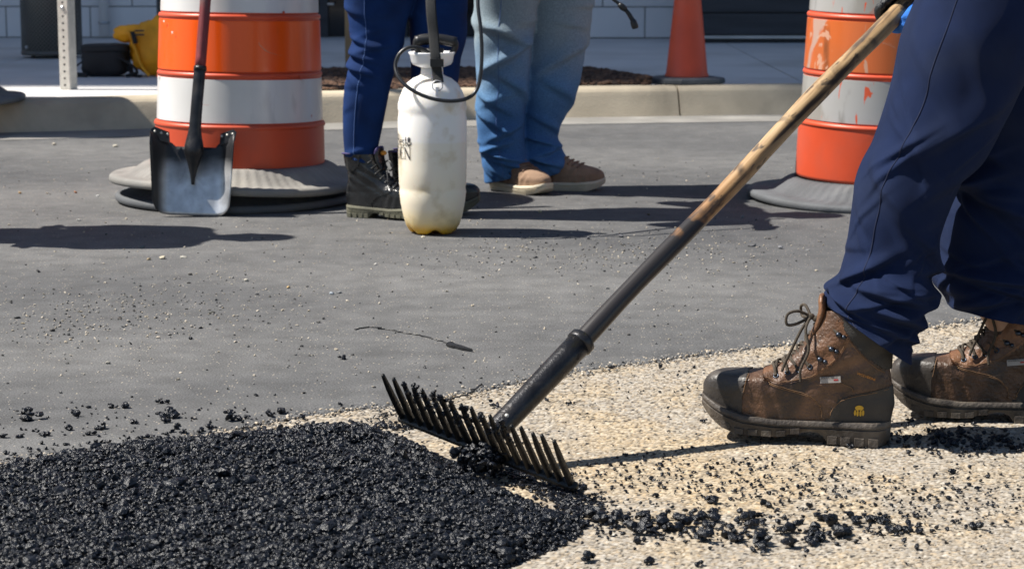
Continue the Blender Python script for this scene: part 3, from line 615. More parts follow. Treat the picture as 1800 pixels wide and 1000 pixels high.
peb = [(507, 507, 7, (.55, .38, .18)), (433, 495, 6, (.40, .37, .31)), (286, 456, 6, (.50, .44, .33)), (262, 458, 5, (.48, .36, .22)), (322, 454, 6, (.38, .36, .31)), (250, 437, 6, (.12, .12, .12)), (596, 516, 6, (.20, .20, .20)), (583, 518, 5, (.3, .33, .36)), (452, 519, 4, (.05, .05, .05)), (372, 552, 5, (.06, .06, .05)), (211, 561, 5, (.09, .08, .07)), (92, 583, 6, (.08, .075, .07)), (40, 570, 5, (.3, .25, .17)), (30, 560, 6, (.10, .1, .1)), (120, 590, 5, (.07, .07, .07)), (67, 479, 6, (.05, .05, .05)), (334, 484, 5, (.13, .12, .11)), (949, 374, 5, (.55, .50, .33)), (1140, 379, 5, (.08, .07, .05)), (1034, 421, 5, (.12, .12, .13)), (1305, 384, 5, (.2, .2, .2)), (1322, 434, 5, (.13, .13, .14)), (1372, 438, 6, (.17, .17, .18)), (1420, 441, 5, (.2, .2, .2)), (1326, 433, 5, (.12, .12, .12)), (1352, 421, 4, (.14, .13, .12)), (1092, 418, 6, (.12, .12, .13)), (940, 454, 5, (.09, .09, .09)), (913, 453, 4, (.2, .19, .17)), (133, 340, 5, (.40, .17, .07)), (83, 341, 5, (.44, .38, .30)), (35, 341, 4, (.40, .26, .12)), (95, 256, 5, (.5, .45, .36)), (203, 259, 5, (.4, .37, .3)), (139, 389, 5, (.5, .48, .44)), (172, 346, 4, (.75, .75, .72)), (540, 505, 4, (.06, .06, .06)), (660, 466, 4, (.4, .38, .35)), (1150, 575, 4, (.05, .05, .05)), (190, 640, 5, (.3, .28, .24)), (118, 640, 5, (.05, .05, .05)), (620, 625, 5, (.05, .05, .05)), (530, 610, 5, (.05, .05, .05)), (744, 418, 4, (.5, .45, .35))]
for i, (u, v, s, c) in enumerate(peb):
    p = gz(u, v); sc = 3800 / (p[1] * CT + .15)
    pale = sum(c) > .6
    o_ = single_rock('pebble', p, s / sc * .8, M['stone'], 'small pale pebble lying loose on the worn grey road' if pale else 'small dark stone chip lying loose on the worn grey road', 'pebble', 'pale pebbles on the road' if pale else 'dark stone chips on the road', 300 + i, (1, 1, .6), c)
    if i == 0: o_['label'] = 'round orange-tan pebble lying alone on the grey road'
    if c[0] > .7: o_['label'] = 'small white pebble on the road beside the stacked tyre rings'
# cracks: thin dark open lines with a lifted flap of tar
def crack(px, wd, seed, label):
    p = np.array([G(u, v) for u, v in px]); p, _ = crom(p, np.zeros(len(p)), 8)
    g_ = np.random.default_rng(seed); p[:, :2] += g_.normal(0, .0034, (len(p), 2)); m = MB(); t = np.gradient(p, axis=0); t /= np.linalg.norm(t, axis=1)[:, None]
    w_ = wd * (.1 + 1.5 * g_.random(len(p)) ** 2) * np.sin(np.linspace(.15, 3.0, len(p)))
    nn_ = np.stack([-t[:, 1], t[:, 0], 0 * t[:, 0]], 1)
    m.loft([np.array([a - n_ * b, a + n_ * b * .6 + (0, 0, .0015), a + n_ * b + (0, 0, .001), a + n_ * b * .2 + (0, 0, -.002)]) + (0, 0, .0015) for a, n_, b in zip(p, nn_, w_)])
    tag(m.build('road_crack', M['tar'], smooth=False), label, 'crack')
crack([(622, 580), (655, 576), (690, 582), (735, 590), (775, 600), (800, 609)], .0018, 1, 'long thin wavering crack in the road ending at a tar flap')
crack([(748, 706), (790, 702), (830, 690), (845, 676)], .0022, 3, 'thin dark crack at the road edge behind the rake head')
fl = MB(); a = [G(784, 609), G(788, 606), G(795, 605), G(800, 609), G(812, 612), G(831, 619), G(812, 616), G(800, 613), G(793, 612)]
fl.loft([np.array(a) + (0, 0, .002), np.array(a) + (0, 0, .007)]); tag(fl.build('tar_flap', M['tar'], smooth=False), 'small curled black tar flap lifted from the worn road', 'tar flap')

# ------------------------------------------------------------------ traffic drums on tyre rings
def rotm(rx, ry, rz=0):
    cx_, sx_, cy_, sy_, cz, sz = math.cos(rx), math.sin(rx), math.cos(ry), math.sin(ry), math.cos(rz), math.sin(rz)
    return (np.array([[cz, -sz, 0], [sz, cz, 0], [0, 0, 1]]) @ np.array([[cy_, 0, sy_], [0, 1, 0], [-sy_, 0, cy_]]) @ np.array([[1, 0, 0], [0, cx_, -sx_], [0, sx_, cx_]])).T
def ring(parent, c, z0, matl, seed, R_out=.435, tilt=(0, 0), warp=.006, hgt=.07):
    """tyre sidewall: flat brim, ribbed dome, bead round the drum"""
    prof = [(R_out - .006, .0), (R_out, .006), (R_out, .020), (R_out - .008, .027), (.40, .026), (.372, .030), (.348, .046), (.325, .062), (.305, hgt), (.288, hgt + .003), (.284, hgt - .006), (.30, hgt - .02), (.33, .030), (.36, .012), (.39, .004)]
    n = 288; a = np.linspace(0, 2 * math.pi, n, endpoint=False); m = MB(); rings = []
    T = rotm(*tilt)
    for r, z in prof:
        wv = warp * (np.sin(2 * a + seed) + .6 * np.sin(3 * a + 2 * seed)) * max(0, (r - .28) / .15)
        rib = .0016 * np.sin(a * 72 + np.sin(a * 7)) * (1 if .30 < r < .41 and z > .02 else 0)
        q_ = np.stack([r * np.cos(a), r * np.sin(a), z + wv + rib], 1) @ T + np.array((c[0], c[1], z0)); rings.append(q_)
    m.loft(rings, closed=True)
    o = m.build('tyre_ring', matl, parent); return o
def drum(c, zb, rings_, label, wear, seed, tilt=(0, 0), dim=1.):
    root = empty('traffic_drum', (c[0], c[1], 0), label, 'traffic drum', 'orange and white traffic drums')
    T = rotm(*tilt)
    levels = [(0, .192, .291, .287), (.192, .362, .281, .276), (.362, .555, .276, .270), (.555, .742, .266, .260), (.742, .90, .256, .250)]
    lo = np.array((c[0], c[1], zb)); fn = lambda q_: q_ @ T
    m = MB(); prof = []
    for i, (z0, z1, r0, r1) in enumerate(levels):
        prof += [(r0 - .002, z0 + .001), (r0, z0 + .012), (r1, z1 - .012), (r1 + .0005, z1 - .006), (r1 - .004, z1)]
        if i < 4: prof += [(r1 - .006, z1 + .0005)]
    prof += [(.245, .908), (.20, .93), (.12, .94)]
    m.lathe(prof, 96, lo, fn=fn); m.build('drum_body', M['drum_orange'], root)
    for i, (z0, z1, r0, r1) in enumerate(levels):
        if i < 4:                                                   # the moulded lip on top of every step
            k = MB(); k.lathe([(r1 - .004, z1 - .014), (r1 + .003, z1 - .011), (r1 + .0042, z1 - .004), (r1 + .001, z1 + .003), (r1 - .008, z1 + .004)], 96, lo, cap=False, fn=fn); k.build('moulded_lip', M['drum_orange'], root)
        if i:
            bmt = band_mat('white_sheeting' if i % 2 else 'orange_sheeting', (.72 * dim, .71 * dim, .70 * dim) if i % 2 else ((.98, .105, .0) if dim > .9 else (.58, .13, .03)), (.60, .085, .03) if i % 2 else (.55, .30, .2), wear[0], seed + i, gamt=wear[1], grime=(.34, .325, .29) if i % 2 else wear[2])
            a0, a1 = z0 + .010, z1 - .018; k = MB()
            rr = lambda z: r0 + (r1 - r0) * (z - z0) / (z1 - z0) + .0016
            k.lathe([(rr(a0) - .002, a0 - .001), (rr(a0), a0), (rr(a1), a1), (rr(a1) - .002, a1 + .001)], 96, lo, cap=False, fn=fn); k.build('reflective_band', bmt, root, auto=30)
    # carrying handle
    k = MB(); k.tube([np.array(p) @ T + lo for p in ((-.10, 0, .93), (-.09, 0, .985), (-.05, 0, 1.01), (.05, 0, 1.01), (.09, 0, .985), (.10, 0, .93))], .016, 10, 4); k.build('carrying_handle', M['drum_orange'], root)
    for (dx, dy, z0, ml, sd_, ti, Ro, wp) in rings_: ring(root, (c[0] + dx, c[1] + dy), z0, ml, sd_, Ro, ti, wp)
    return root
cl = G(418, 352); cl[1] = 7.40; cl[0] = D(422, 300, 7.40)[0]
drum(cl, .077, [(-.005, 0, .003, M['rubber_dark'], 1.2, (0, 0), .42, .003), (-.045 + .04, -.01, .062, M['rubber'], .3, (R(-.3), R(1.2)), .437, .006)], 'orange and white drum on two stacked tyre rings, shovel leaning on it', (.69, .25, (.85, .13, .02)), 1, (R(-1.0), R(.9)))
dl = [o for o in bpy.data.objects if o.name == 'traffic_drum'][0]
for u_, v_, w_, h_ in ((361, 186, 5, 12), (358, 205, 3, 14), (291, 140, 6, 7), (535, 141, 6, 10), (513, 26, 4, 8), (305, 41, 5, 4), (322, 60, 4, 4), (550, 212, 2, 6)):      # torn sheeting
    a0 = math.asin(max(-.98, min(.98, (u_ - 422) / 141))); k = MB(); zc = D(u_, v_, 7.12)[2]; rr_ = .2835 if v_ > 120 else (.2785 if v_ > 34 else .269)
    pt = lambda du, dz: (cl[0] + .012 * (zc - .1) + rr_ * math.sin(a0 + du / 141), cl[1] + .010 * zc - rr_ * math.cos(a0 + du / 141), zc + dz / 510)
    k.add([pt(-w_ * .6, h_ * .45), pt(w_ * .5, h_ * .5), pt(w_ * .35, -h_ * .1), pt(-w_ * .1, -h_ * .55), pt(-w_ * .5, 0)], [(0, 1, 2, 3, 4)]); k.build('torn_sheeting', M['drum_orange'] if v_ > 100 or v_ < 30 else M['cone_white'], dl, smooth=False)
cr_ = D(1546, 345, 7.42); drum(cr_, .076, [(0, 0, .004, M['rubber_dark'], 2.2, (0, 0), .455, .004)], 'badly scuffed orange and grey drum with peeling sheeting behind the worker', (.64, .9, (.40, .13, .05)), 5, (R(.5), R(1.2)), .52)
c3 = D(-128, 160, 9.93); ck = drum(c3, .22, [(0, 0, .149, M['rubber_dark'], .8, (0, R(1)), .44, .004)], 'traffic drum with dark tyre ring overhanging the kerb top', (.68, .3, (.7, .15, .03)), 9)

# ------------------------------------------------------------------ shovel leaning on the left drum
sb = D(337, 395, 6.93); sb[2] = .0
sh = empty('shovel', (sb[0], sb[1], 0), 'black square-blade shovel with red shaft leaning against the striped drum', 'shovel')
tilt_y = R(13)                                    # leans back to the drum
lean = np.array((.034, math.sin(tilt_y), math.cos(tilt_y))); lean /= np.linalg.norm(lean)
side = nrm(np.cross(lean, (0, 1, 0)) ); side = nrm(np.array((1, 0, 0)) - lean * lean[0]); frontn = np.cross(side, lean)   # towards the camera
if frontn[1] > 0: frontn = -frontn
def SP(a, b, c): return sb + side * a + lean * b + frontn * c + np.array((0, 0, .004))
nu, nv = 25, 22; g_ = []; back = []
for j in range(nv):
    t = j / (nv - 1); row = []; rowb = []
    Hb = .235
    for i in range(nu):
        s = -1 + 2 * i / (nu - 1)
        hw = .104 + .030 * min(1, t * 1.5) if True else 0
        hw = .137 + .014 * t
        x = s * hw; h = t * Hb
        if t < .25: h += .034 * (abs(s) ** 7) * (1 - t / .25)
        cup = .066 * max(0, (abs(s) - .55) / .45) ** 1.5 * (.25 + .75 * t)          # upturned sides
        dish = .012 * (1 - s * s) * -1 * t
        rib = .022 * math.exp(-(s / .10) ** 2) * max(0, (t - .42) / .58) ** 1.1       # frog running into the socket
        top = 0
        if j == nv - 1: h += .028 * max(0, (abs(s) - .5) / .5) - .018 * (1 if abs(s) < .5 else 0) * (1 - math.exp(-(s / .14) ** 2))
        row.append(SP(x * (1 - .10 * max(0, (abs(s) - .62) / .38)), h, cup + dish + rib)); rowb.append(SP(x * (1 - .10 * max(0, (abs(s) - .62) / .38)) * 1.004, h, cup + dish + rib - .0028))
    g_.append(row); back.append(rowb)
vv = np.array(g_).reshape(-1, 3); vb = np.array(back).reshape(-1, 3); n_ = nu * nv; ff = []
for j in range(nv - 1):
    for i in range(nu - 1):
        a = j * nu + i; ff.append((a, a + 1, a + nu + 1, a + nu)); ff.append((n_ + a, n_ + a + nu, n_ + a + nu + 1, n_ + a + 1))
loop = [i for i in range(nu)] + [j * nu + nu - 1 for j in range(1, nv)] + [(nv - 1) * nu + i for i in range(nu - 2, -1, -1)] + [j * nu for j in range(nv - 2, 0, -1)]
for q_ in range(len(loop)): a, b = loop[q_], loop[(q_ + 1) % len(loop)]; ff.append((a, a + n_, b + n_, b))
def blade_mat():
    m = mat('shovel_blade', (.62, .62, .63), .46, .25, 20, .15, 120, metal=.85, dirt=(.16, .15, .15), dscale=9, damt=.6)
    N, L, b = nodes_of(m); src = b.inputs['Base Color'].links[0].from_socket; a = N.new('ShaderNodeAttribute'); a.attribute_name = 'wear'
    x = N.new('ShaderNodeMix'); x.data_type = 'RGBA'; L.new(a.outputs['Fac'], x.inputs[0]); x.inputs[6].default_value = (.014, .014, .016, 1); L.new(src, x.inputs[7]); L.new(x.outputs[2], b.inputs['Base Color'])
    y = N.new('ShaderNodeMath'); y.operation = 'MULTIPLY'; y.inputs[1].default_value = .85; L.new(a.outputs['Fac'], y.inputs[0]); L.new(y.outputs[0], b.inputs['Metallic']); return m
M['blade'] = blade_mat()
bl_ = MB().add(np.concatenate([vv, vb]), ff).build('blade', M['blade'], sh)
ss = np.tile(np.linspace(-1, 1, nu), nv); tt_ = np.repeat(np.linspace(0, 1, nv), nu)
wm = np.clip((.80 - tt_ - .12 * (ss > 0) * 0 + .22 * np.array([noise.noise(Vector((a * 2.3, b * 3.1, 4.))) for a, b in zip(ss, tt_)])) * 3.2, 0, 1) * np.clip((ss + .80) * 4.5, 0, 1)   # paint worn off the working face, left cheek still black
wm = np.concatenate([wm, wm * 0]); ca = bl_.data.color_attributes.new('wear', 'FLOAT_COLOR', 'POINT'); ca.data.foreach_set('color', np.stack([wm, wm, wm, wm * 0 + 1], 1).astype(np.float32).ravel())
for sgn in (-1, 1):                                # turned steps with bolt holes
    k = MB(); x0s, x1s = sgn * .080, sgn * .134
    k.loft([np.array([SP(x0s, .232, .0), SP(x1s, .243, .030), SP(x1s + sgn * .004, .272, .032), SP(x1s - sgn * .008, .281, .028), SP(x0s + sgn * .004, .268, .002)]), np.array([SP(x0s, .232, -.003), SP(x1s, .243, .027), SP(x1s + sgn * .004, .272, .029), SP(x1s - sgn * .008, .281, .025), SP(x0s + sgn * .004, .268, -.001)])])
    st = k.build('foot_step', M['steel_black'], sh, smooth=False)
    for t in (.15, .5, .85):
        p = SP(x0s + (x1s - x0s) * t, .2585 + .008 * t, .002 + .030 * t); MB().tube([p + frontn * .0005, p + frontn * .002], .0042, 10).build('bolt_hole', M['galv'], st)
sb_ = np.linspace(.10, .478, 40)
sr_ = np.where(sb_ < .205, .005 + .028 * np.clip((sb_ - .10) / .105, 0, 1) ** 1.5, .0192 + .0138 * np.exp(-((sb_ - .205) / .05) ** 2))
MB().tube([SP(.009 * max(0, (b - .25) / .23), b, float(np.interp(b, [.10, .16, .215, .26, .31, .37, .43, .478], [.004, .008, .010, .012, .016, .018, .016, .014]))) for b in sb_], sr_, 24, flat=.8, up=frontn).build('socket', M['steel_black'], sh)
MB().tube([SP(.0092, .470, .014), SP(.0095, .484, .014)], [.0215, .0205], 18).build('socket_rim', M['steel_black'], sh)
MB().tube([SP(.0094, .478, .014), SP(.02, .80, .012), SP(.032, 1.15, .012), SP(.04, 1.40, .012), SP(.041, 1.415, .012)], [.0175, .018, .018, .019, .012], 18, 6).build('shaft', M['shovel_red'], sh)

# ------------------------------------------------------------------ traffic cone on the sidewalk
cc = G(1207, 146, .15); cone = empty('traffic_cone', (cc[0], cc[1], .146), 'orange traffic cone on a black rubber base standing on the kerbside walk', 'traffic cone')
k = MB(); a = np.linspace(0, 2 * math.pi, 8, endpoint=False) + R(22.5); s8 = .197
def oct_(r, z, ch=.38):
    p = np.array([(-1, -1 + ch), (-1 + ch, -1), (1 - ch, -1), (1, -1 + ch), (1, 1 - ch), (1 - ch, 1), (-1 + ch, 1), (-1, 1 - ch)]) * r; rot = R(20)
    return np.stack([p[:, 0] * math.cos(rot) - p[:, 1] * math.sin(rot) + cc[0], p[:, 0] * math.sin(rot) + p[:, 1] * math.cos(rot) + cc[1], np.full(8, z)], 1)
k.loft([oct_(.158, .150), oct_(.168, .154), oct_(.168, .173), oct_(.160, .180), oct_(.12, .184)]); bevel(k.build('rubber_base', M['rubber_dark'], cone, smooth=False), .003, 2)
MB().lathe([(.112, .178), (.112, .192), (.106, .200), (.068, .575), (.0675, .58), (.04, .84), (.035, .872), (.028, .878)], 48, (cc[0], cc[1], 0)).build('cone_body', M['cone'], cone)
MB().lathe([(.0692, .578), (.0695, .579), (.0545, .72), (.054, .721)], 48, (cc[0], cc[1], 0), cap=False).build('reflective_collar', M['cone_white'], cone)

# ------------------------------------------------------------------ sign post, litter bin, bags, stake
pc = G(121, 157, .148); post = empty('sign_post', (pc[0], pc[1], .146), 'perforated square steel sign post standing on the sidewalk by the kerb', 'sign post')
hw = .031; rot = R(-24)
def PQ(x, y, z): return np.array((pc[0] + x * math.cos(rot) - y * math.sin(rot), pc[1] + x * math.sin(rot) + y * math.cos(rot), z))
bevel(MB().loft([np.array([PQ(-hw, -hw, z), PQ(hw, -hw, z), PQ(hw, hw, z), PQ(-hw, hw, z)]) for z in (.146, 2.6)]).build('post_tube', M['galv'], post, smooth=False), .004, 2)
z = .17
while z < .80:
    MB().tube([PQ(0, -hw - .0006, z), PQ(0, -hw + .002, z)], .0062, 10).build('punched_hole', M['black_plastic'], post)
    MB().tube([PQ(-hw - .0006, 0, z), PQ(-hw + .002, 0, z)], .0062, 10).build('punched_hole', M['black_plastic'], post)
    z += .0254 * 1.32
MB().tube([PQ(.0, -hw - .006, .545), PQ(.0, -hw + .001, .545)], .010, 8).build('bolt', M['alu'], post)
sg = MB().box((pc[0] - .23, pc[1] - .045, 1.95), (pc[0] + .23, pc[1] - .040, 2.55)); sg.build('sign_panel', M['alu'], post, smooth=False)

bc0 = G(92, 100, .15); bn = empty('litter_bin', (bc0[0], bc0[1], .146), 'dark perforated metal litter bin standing behind the sign post', 'litter bin')
def bin_mat():
    m = bpy.data.materials.new('perforated_sheet'); m.use_nodes = True; N, L, b = nodes_of(m)
    tc = N.new('ShaderNodeTexCoord'); sx = N.new('ShaderNodeSeparateXYZ'); L.new(tc.outputs['Object'], sx.inputs[0])
    at = N.new('ShaderNodeMath'); at.operation = 'ARCTAN2'; L.new(sx.outputs[1], at.inputs[0]); L.new(sx.outputs[0], at.inputs[1])
    def sn(o, k, ph=0):
        a_ = N.new('ShaderNodeMath'); a_.operation = 'MULTIPLY'; a_.inputs[1].default_value = k; L.new(o, a_.inputs[0])
        s_ = N.new('ShaderNodeMath'); s_.operation = 'SINE'; L.new(a_.outputs[0], s_.inputs[0]); return s_.outputs[0]
    mu = N.new('ShaderNodeMath'); mu.operation = 'MULTIPLY'; L.new(sn(at.outputs[0], 46), mu.inputs[0]); L.new(sn(sx.outputs[2], 250), mu.inputs[1])
    gt = N.new('ShaderNodeMath'); gt.operation = 'LESS_THAN'; gt.inputs[1].default_value = .42; L.new(mu.outputs[0], gt.inputs[0])
    b.inputs['Base Color'].default_value = (.14, .135, .12, 1); b.inputs['Roughness'].default_value = .45; b.inputs['Metallic'].default_value = .4
    L.new(gt.outputs[0], b.inputs['Alpha']); return m
k = MB(); k.lathe([(.182, .165), (.186, .17), (.186, .95), (.182, .955)], 64, (bc0[0], bc0[1], 0), cap=False); k.build('perforated_shell', bin_mat(), bn)
MB().lathe([(.170, .165), (.188, .164), (.190, .185), (.186, .19)], 64, (bc0[0], bc0[1], 0)).build('bottom_band', M['bin'], bn)
MB().lathe([(.150, .19), (.158, .20), (.165, .90)], 40, (bc0[0], bc0[1], 0), cap=True).build('liner', M['black_bag'], bn)
MB().lathe([(.16, .95), (.192, .948), (.194, .975), (.15, 1.0)], 64, (bc0[0], bc0[1], 0)).build('rim', M['bin'], bn)
for dx in (-.10, .10): MB().tube([(bc0[0] + dx, bc0[1] - .08, .146), (bc0[0] + dx, bc0[1] - .08, .168)], .015, 10).build('foot', M['bin'], bn)
p = bc0 + np.array((-.125, -.145, .0)); MB().ball((p[0], p[1], .215), .011, 10, 6).build('bolt', M['alu'], bn)
MB().lathe([(.11, .85), (.15, .96)], 12, (bc0[0], bc0[1], 0)).build('sack_top', M['black_bag'], bn)

def lump(c, r, seed, amp=.12, n=28, m=18, fold=0, sq=2.0):
    g2 = []
    for j in range(m):
        t = .03 + (math.pi - .06) * j / (m - 1); ringp = []
        for i in range(n):
            a_ = 2 * math.pi * i / n; d_ = np.array((math.cos(a_) * math.sin(t), math.sin(a_) * math.sin(t), -math.cos(t)))
            e_ = (abs(d_) ** sq).sum() ** (-1 / sq); k_2 = 1 + amp * noise.noise(Vector(d_ * 1.6 + seed)) + amp * .6 * noise.noise(Vector(d_ * 4 + seed)) + fold * math.sin(a_ * 9 + 3 * math.cos(t * 2)) * math.sin(t)
            ringp.append(np.array(c) + d_ * e_ * k_2 * np.array(r))
        g2.append(np.array(ringp))
    return g2
def on_floor(m, z):
    v = np.concatenate(m.v); lo = v[:, 2].min(); m.v = [v_ - np.array((0, 0, lo - z)) for v_ in m.v]; return m
by = G(240, 134, .15)[1]
bb = D(186, 118, by + .05); bag = empty('black_bag', (bb[0], bb[1], .146), 'boxy black nylon tool bag with a strap lying on the sidewalk', 'bag')
m = on_floor(MB().loft(lump((bb[0], bb[1], .23), (.125, .10, .085), 2.3, .06, sq=4.5)), .147); m.build('bag_body', M['black_bag'], bag)
MB().loft(lump((bb[0] + .004, bb[1] - .004, .296), (.128, .102, .024), 4.3, .04, sq=4.5)).build('bag_lid', M['black_bag'], bag)
MB().tube([bb * (1, 1, 0) + (-.11, -.06, .23), bb * (1, 1, 0) + (-.15, -.07, .20), bb * (1, 1, 0) + (-.18, -.07, .172), bb * (1, 1, 0) + (-.17, -.09, .158), bb * (1, 1, 0) + (-.08, -.11, .155)], .017, 8, 5, flat=.3).build('shoulder_strap', M['strap'], bag)
MB().tube([bb * (1, 1, 0) + (.09, -.09, .25), bb * (1, 1, 0) + (.15, -.12, .22), bb * (1, 1, 0) + (.19, -.13, .175), bb * (1, 1, 0) + (.13, -.13, .155)], .014, 8, 5, flat=.35).build('carry_strap', M['strap'], bag)
yb = D(262, 118, by + .06); yg_ = empty('yellow_bag', (yb[0], yb[1], .146), 'slumped yellow nylon backpack with black buckled strap behind the drum', 'bag')
m = on_floor(MB().loft(lump((yb[0] + .04, yb[1], .28), (.135, .10, .145), 7.3, .22, fold=.03, sq=2.6)), .147)
m.build('bag_body', M['yellow_bag'], yg_)
MB().loft(lump((yb[0] - .085, yb[1] - .02, .375), (.095, .05, .048), 1.3, .2, fold=.05)).build('bag_flap', M['yellow_bag'], yg_)
MB().tube([(yb[0] - .09, yb[1] - .08, .39), (yb[0] - .055, yb[1] - .10, .30), (yb[0] - .02, yb[1] - .125, .21), (yb[0] + .02, yb[1] - .12, .155)], .022, 8, 6, flat=.35).build('shoulder_pad', M['yellow_bag'], yg_)
MB().tube([(yb[0] - .07, yb[1] - .085, .385), (yb[0] - .055, yb[1] - .115, .355), (yb[0] - .05, yb[1] - .118, .325)], .013, 8, 5, flat=.3).build('strap', M['strap'], yg_)
for dz in (0, .022): MB().box((yb[0] - .052, yb[1] - .122, .368 + dz), (yb[0] - .002, yb[1] - .112, .376 + dz)).build('buckle', M['black_plastic'], yg_, smooth=False)
MB().tube([(yb[0] - .09, yb[1] - .07, .20), (yb[0] - .07, yb[1] - .11, .16), (yb[0] - .02, yb[1] - .15, .155)], .014, 8, 5, flat=.4).build('webbing_tail', M['strap'], yg_)
sk = G(613, 132, .15); stk = MB().box((sk[0] - .017, sk[1] - .017, .12), (sk[0] + .017, sk[1] + .017, .95)); bevel(tag(stk.build('wooden_stake', M['wood_stake'], smooth=False), 'slim bare wooden stake driven into the mulch bed', 'stake'), .003, 1)

# ------------------------------------------------------------------ garden sprayer
SY = 6.55; sc0 = D(761, 408, SY); sc0[2] = 0
SPX = FPX / (SY * CT + .15)
spr = empty('pump_sprayer', (sc0[0], sc0[1], 0), 'white plastic pump sprayer with yellowed bottom and black hose on the road', 'sprayer')
def Q(u, v, dy=0.): return D(u, v, SY + dy)
tp = [(26, .004), (38, .003), (42, .010), (47, .026), (52, .055), (56.5, .095), (58.5, .128), (57.6, .134), (57.6, .143), (58.8, .150), (59.5, .20), (60, .28), (60, .352), (59.0, .360), (58.9, .373), (60, .380), (59.5, .395), (57, .412), (52, .434), (44.5, .455), (34, .470), (23, .478), (19.5, .483), (19, .505)]
def scallop(q_):
    z_ = q_[0, 2]
    if z_ > .03: return q_
    a_ = np.arctan2(q_[:, 1], q_[:, 0]); q_ = q_.copy(); lift = np.clip(.012 * (np.cos(a_ * 5 + .9) + .2), 0, 1) * (1 - z_ / .03); q_[:, 2] += lift; return q_
MB().lathe([(r / SPX, z_) for r, z_ in tp], 96, sc0, fn=scallop).build('tank', M['tank'], spr)
M['funnel'] = mat('white_plastic', (.80, .80, .81), .35, .04, 10, sss=.2)
MB().lathe([(r / SPX, z_) for r, z_ in ((19, .503), (22, .505), (33, .512), (36, .520), (38.5, .541), (41, .548), (40, .550), (37, .546), (33, .522), (18, .516))], 72, sc0).build('funnel_top', M['funnel'], spr)
zt = .52
def hp(u, v, dy=0): return Q(u, v, dy)
hb = MB(); hb.tube([(sc0[0], sc0[1], .515), (sc0[0], sc0[1], .56)], .036, 20); hb.build('pump_cap', M['black_plastic'], spr)
hd = MB(); hd.tube([hp(742, 108), hp(736, 92), hp(731, 76), hp(736, 68), hp(752, 65), hp(768, 66), hp(784, 68), hp(798, 73), hp(800, 84), hp(792, 98), hp(782, 107)], .010, 10, 5); hd.tube([hp(730, 73), hp(766, 69), hp(802, 75)], .0165, 10, 4); hd.build('pump_handle', M['black_plastic'], spr)
f_ = -.115
MB().tube([hp(757, -260, .25), hp(756, -120, .10), hp(757, 0, -.03), hp(762, 60, -.06), hp(766, 105, -.085), hp(768, 125, -.075), hp(771, 146, -.085)], .0155, 8, 6, flat=.13, up=(0, -1, .1)).build('shoulder_strap', M['strap'], spr)
bk = hp(768, 112, -.094); MB().box(bk - (.020, .005, .010), bk + (.020, .006, .013)).build('strap_buckle', M['black_plastic'], spr, smooth=False)
rc = hp(769, 151, -.088); a_ = np.linspace(0, 2 * math.pi, 25); MB().tube([rc + (.0155 * math.cos(t), -.002, .0155 * math.sin(t)) for t in a_], .0016, 8).build('ring', M['alu'], spr)
lug = hp(768, 160, -.082); MB().box(lug - (.004, .012, .014), lug + (.004, .01, .012)).build('lug', M['funnel'], spr, smooth=False)
hose = [hp(768, 106, -.03), hp(752, 92, -.045), hp(735, 84, -.05), hp(716, 85, -.055), hp(701, 97, -.06), hp(695, 116, -.068), hp(700, 135, -.088), hp(715, 152, -.106), hp(738, 166, -.118), hp(765, 175, -.122), hp(795, 178, -.118), hp(822, 173, -.095), hp(838, 158, -.08), hp(845, 130, -.07), hp(847, 90, -.06), hp(845, 50, -.05), hp(840, 0, -.02), hp(846, -80, .05), hp(880, -160, .12), hp(930, -150, .15), hp(955, -110, .18)]
MB().tube(hose, .0058, 10, 6).build('hose', M['hose'], spr)
wy = .35
MB().tube([hp(950, -115, .18), hp(985, -90, .22)], [.017, .014], 12).build('trigger_grip', M['black_plastic'], spr)
MB().tube([hp(985, -90, .22), hp(1030, -40, wy - .02), hp(1068, -8, wy), hp(1084, 4, wy), hp(1092, 11, wy)], .0052, 10, 4).build('wand', M['black_plastic'], spr)
MB().tube([hp(1088, 8, wy), hp(1094, 13, wy), hp(1100, 18, wy)], [.008, .0105, .008], 12, 2).build('wand_elbow', M['black_plastic'], spr)
MB().tube([hp(1099, 17, wy), hp(1106, 26, wy), hp(1110, 33, wy), hp(1112, 36, wy), hp(1113, 38, wy), hp(1116, 47, wy), hp(1117, 51, wy)], [.006, .007, .0075, .0075, .0105, .0115, .009], 14, 2).build('nozzle', M['black_plastic'], spr)
# printed name on the tank, wrapped round its left side: letters drawn as strokes
rT = 60.6 / SPX
def on_tank(s, z_): a_ = s / rT; return np.array((sc0[0] + rT * math.cos(a_), sc0[1] + rT * math.sin(a_), z_))
A0 = math.pi + .96                                   # right-hand end of the print
def stroke(pts, w_, u0, z0):
    m = MB(); p = np.array(pts, float); P_ = []
    for a, b in zip(p[:-1], p[1:]):
        for t in np.linspace(0, 1, 5)[: -1]: P_.append(a + (b - a) * t)
    P_.append(p[-1]); P_ = np.array(P_); tt = np.gradient(P_, axis=0); tt /= np.linalg.norm(tt, axis=1)[:, None] + 1e-9; nn_ = np.stack([-tt[:, 1], tt[:, 0]], 1)
    L_ = [on_tank(A0 * rT + (u0 + q_[0]), z0 + q_[1]) for q_ in P_ + nn_ * w_ / 2]; R_ = [on_tank(A0 * rT + (u0 + q_[0]), z0 + q_[1]) for q_ in P_ - nn_ * w_ / 2]
    f2 = [(i, i + 1, len(P_) + i + 1, len(P_) + i) for i in range(len(P_) - 1)]
    return m.add(np.array(L_ + R_), f2)
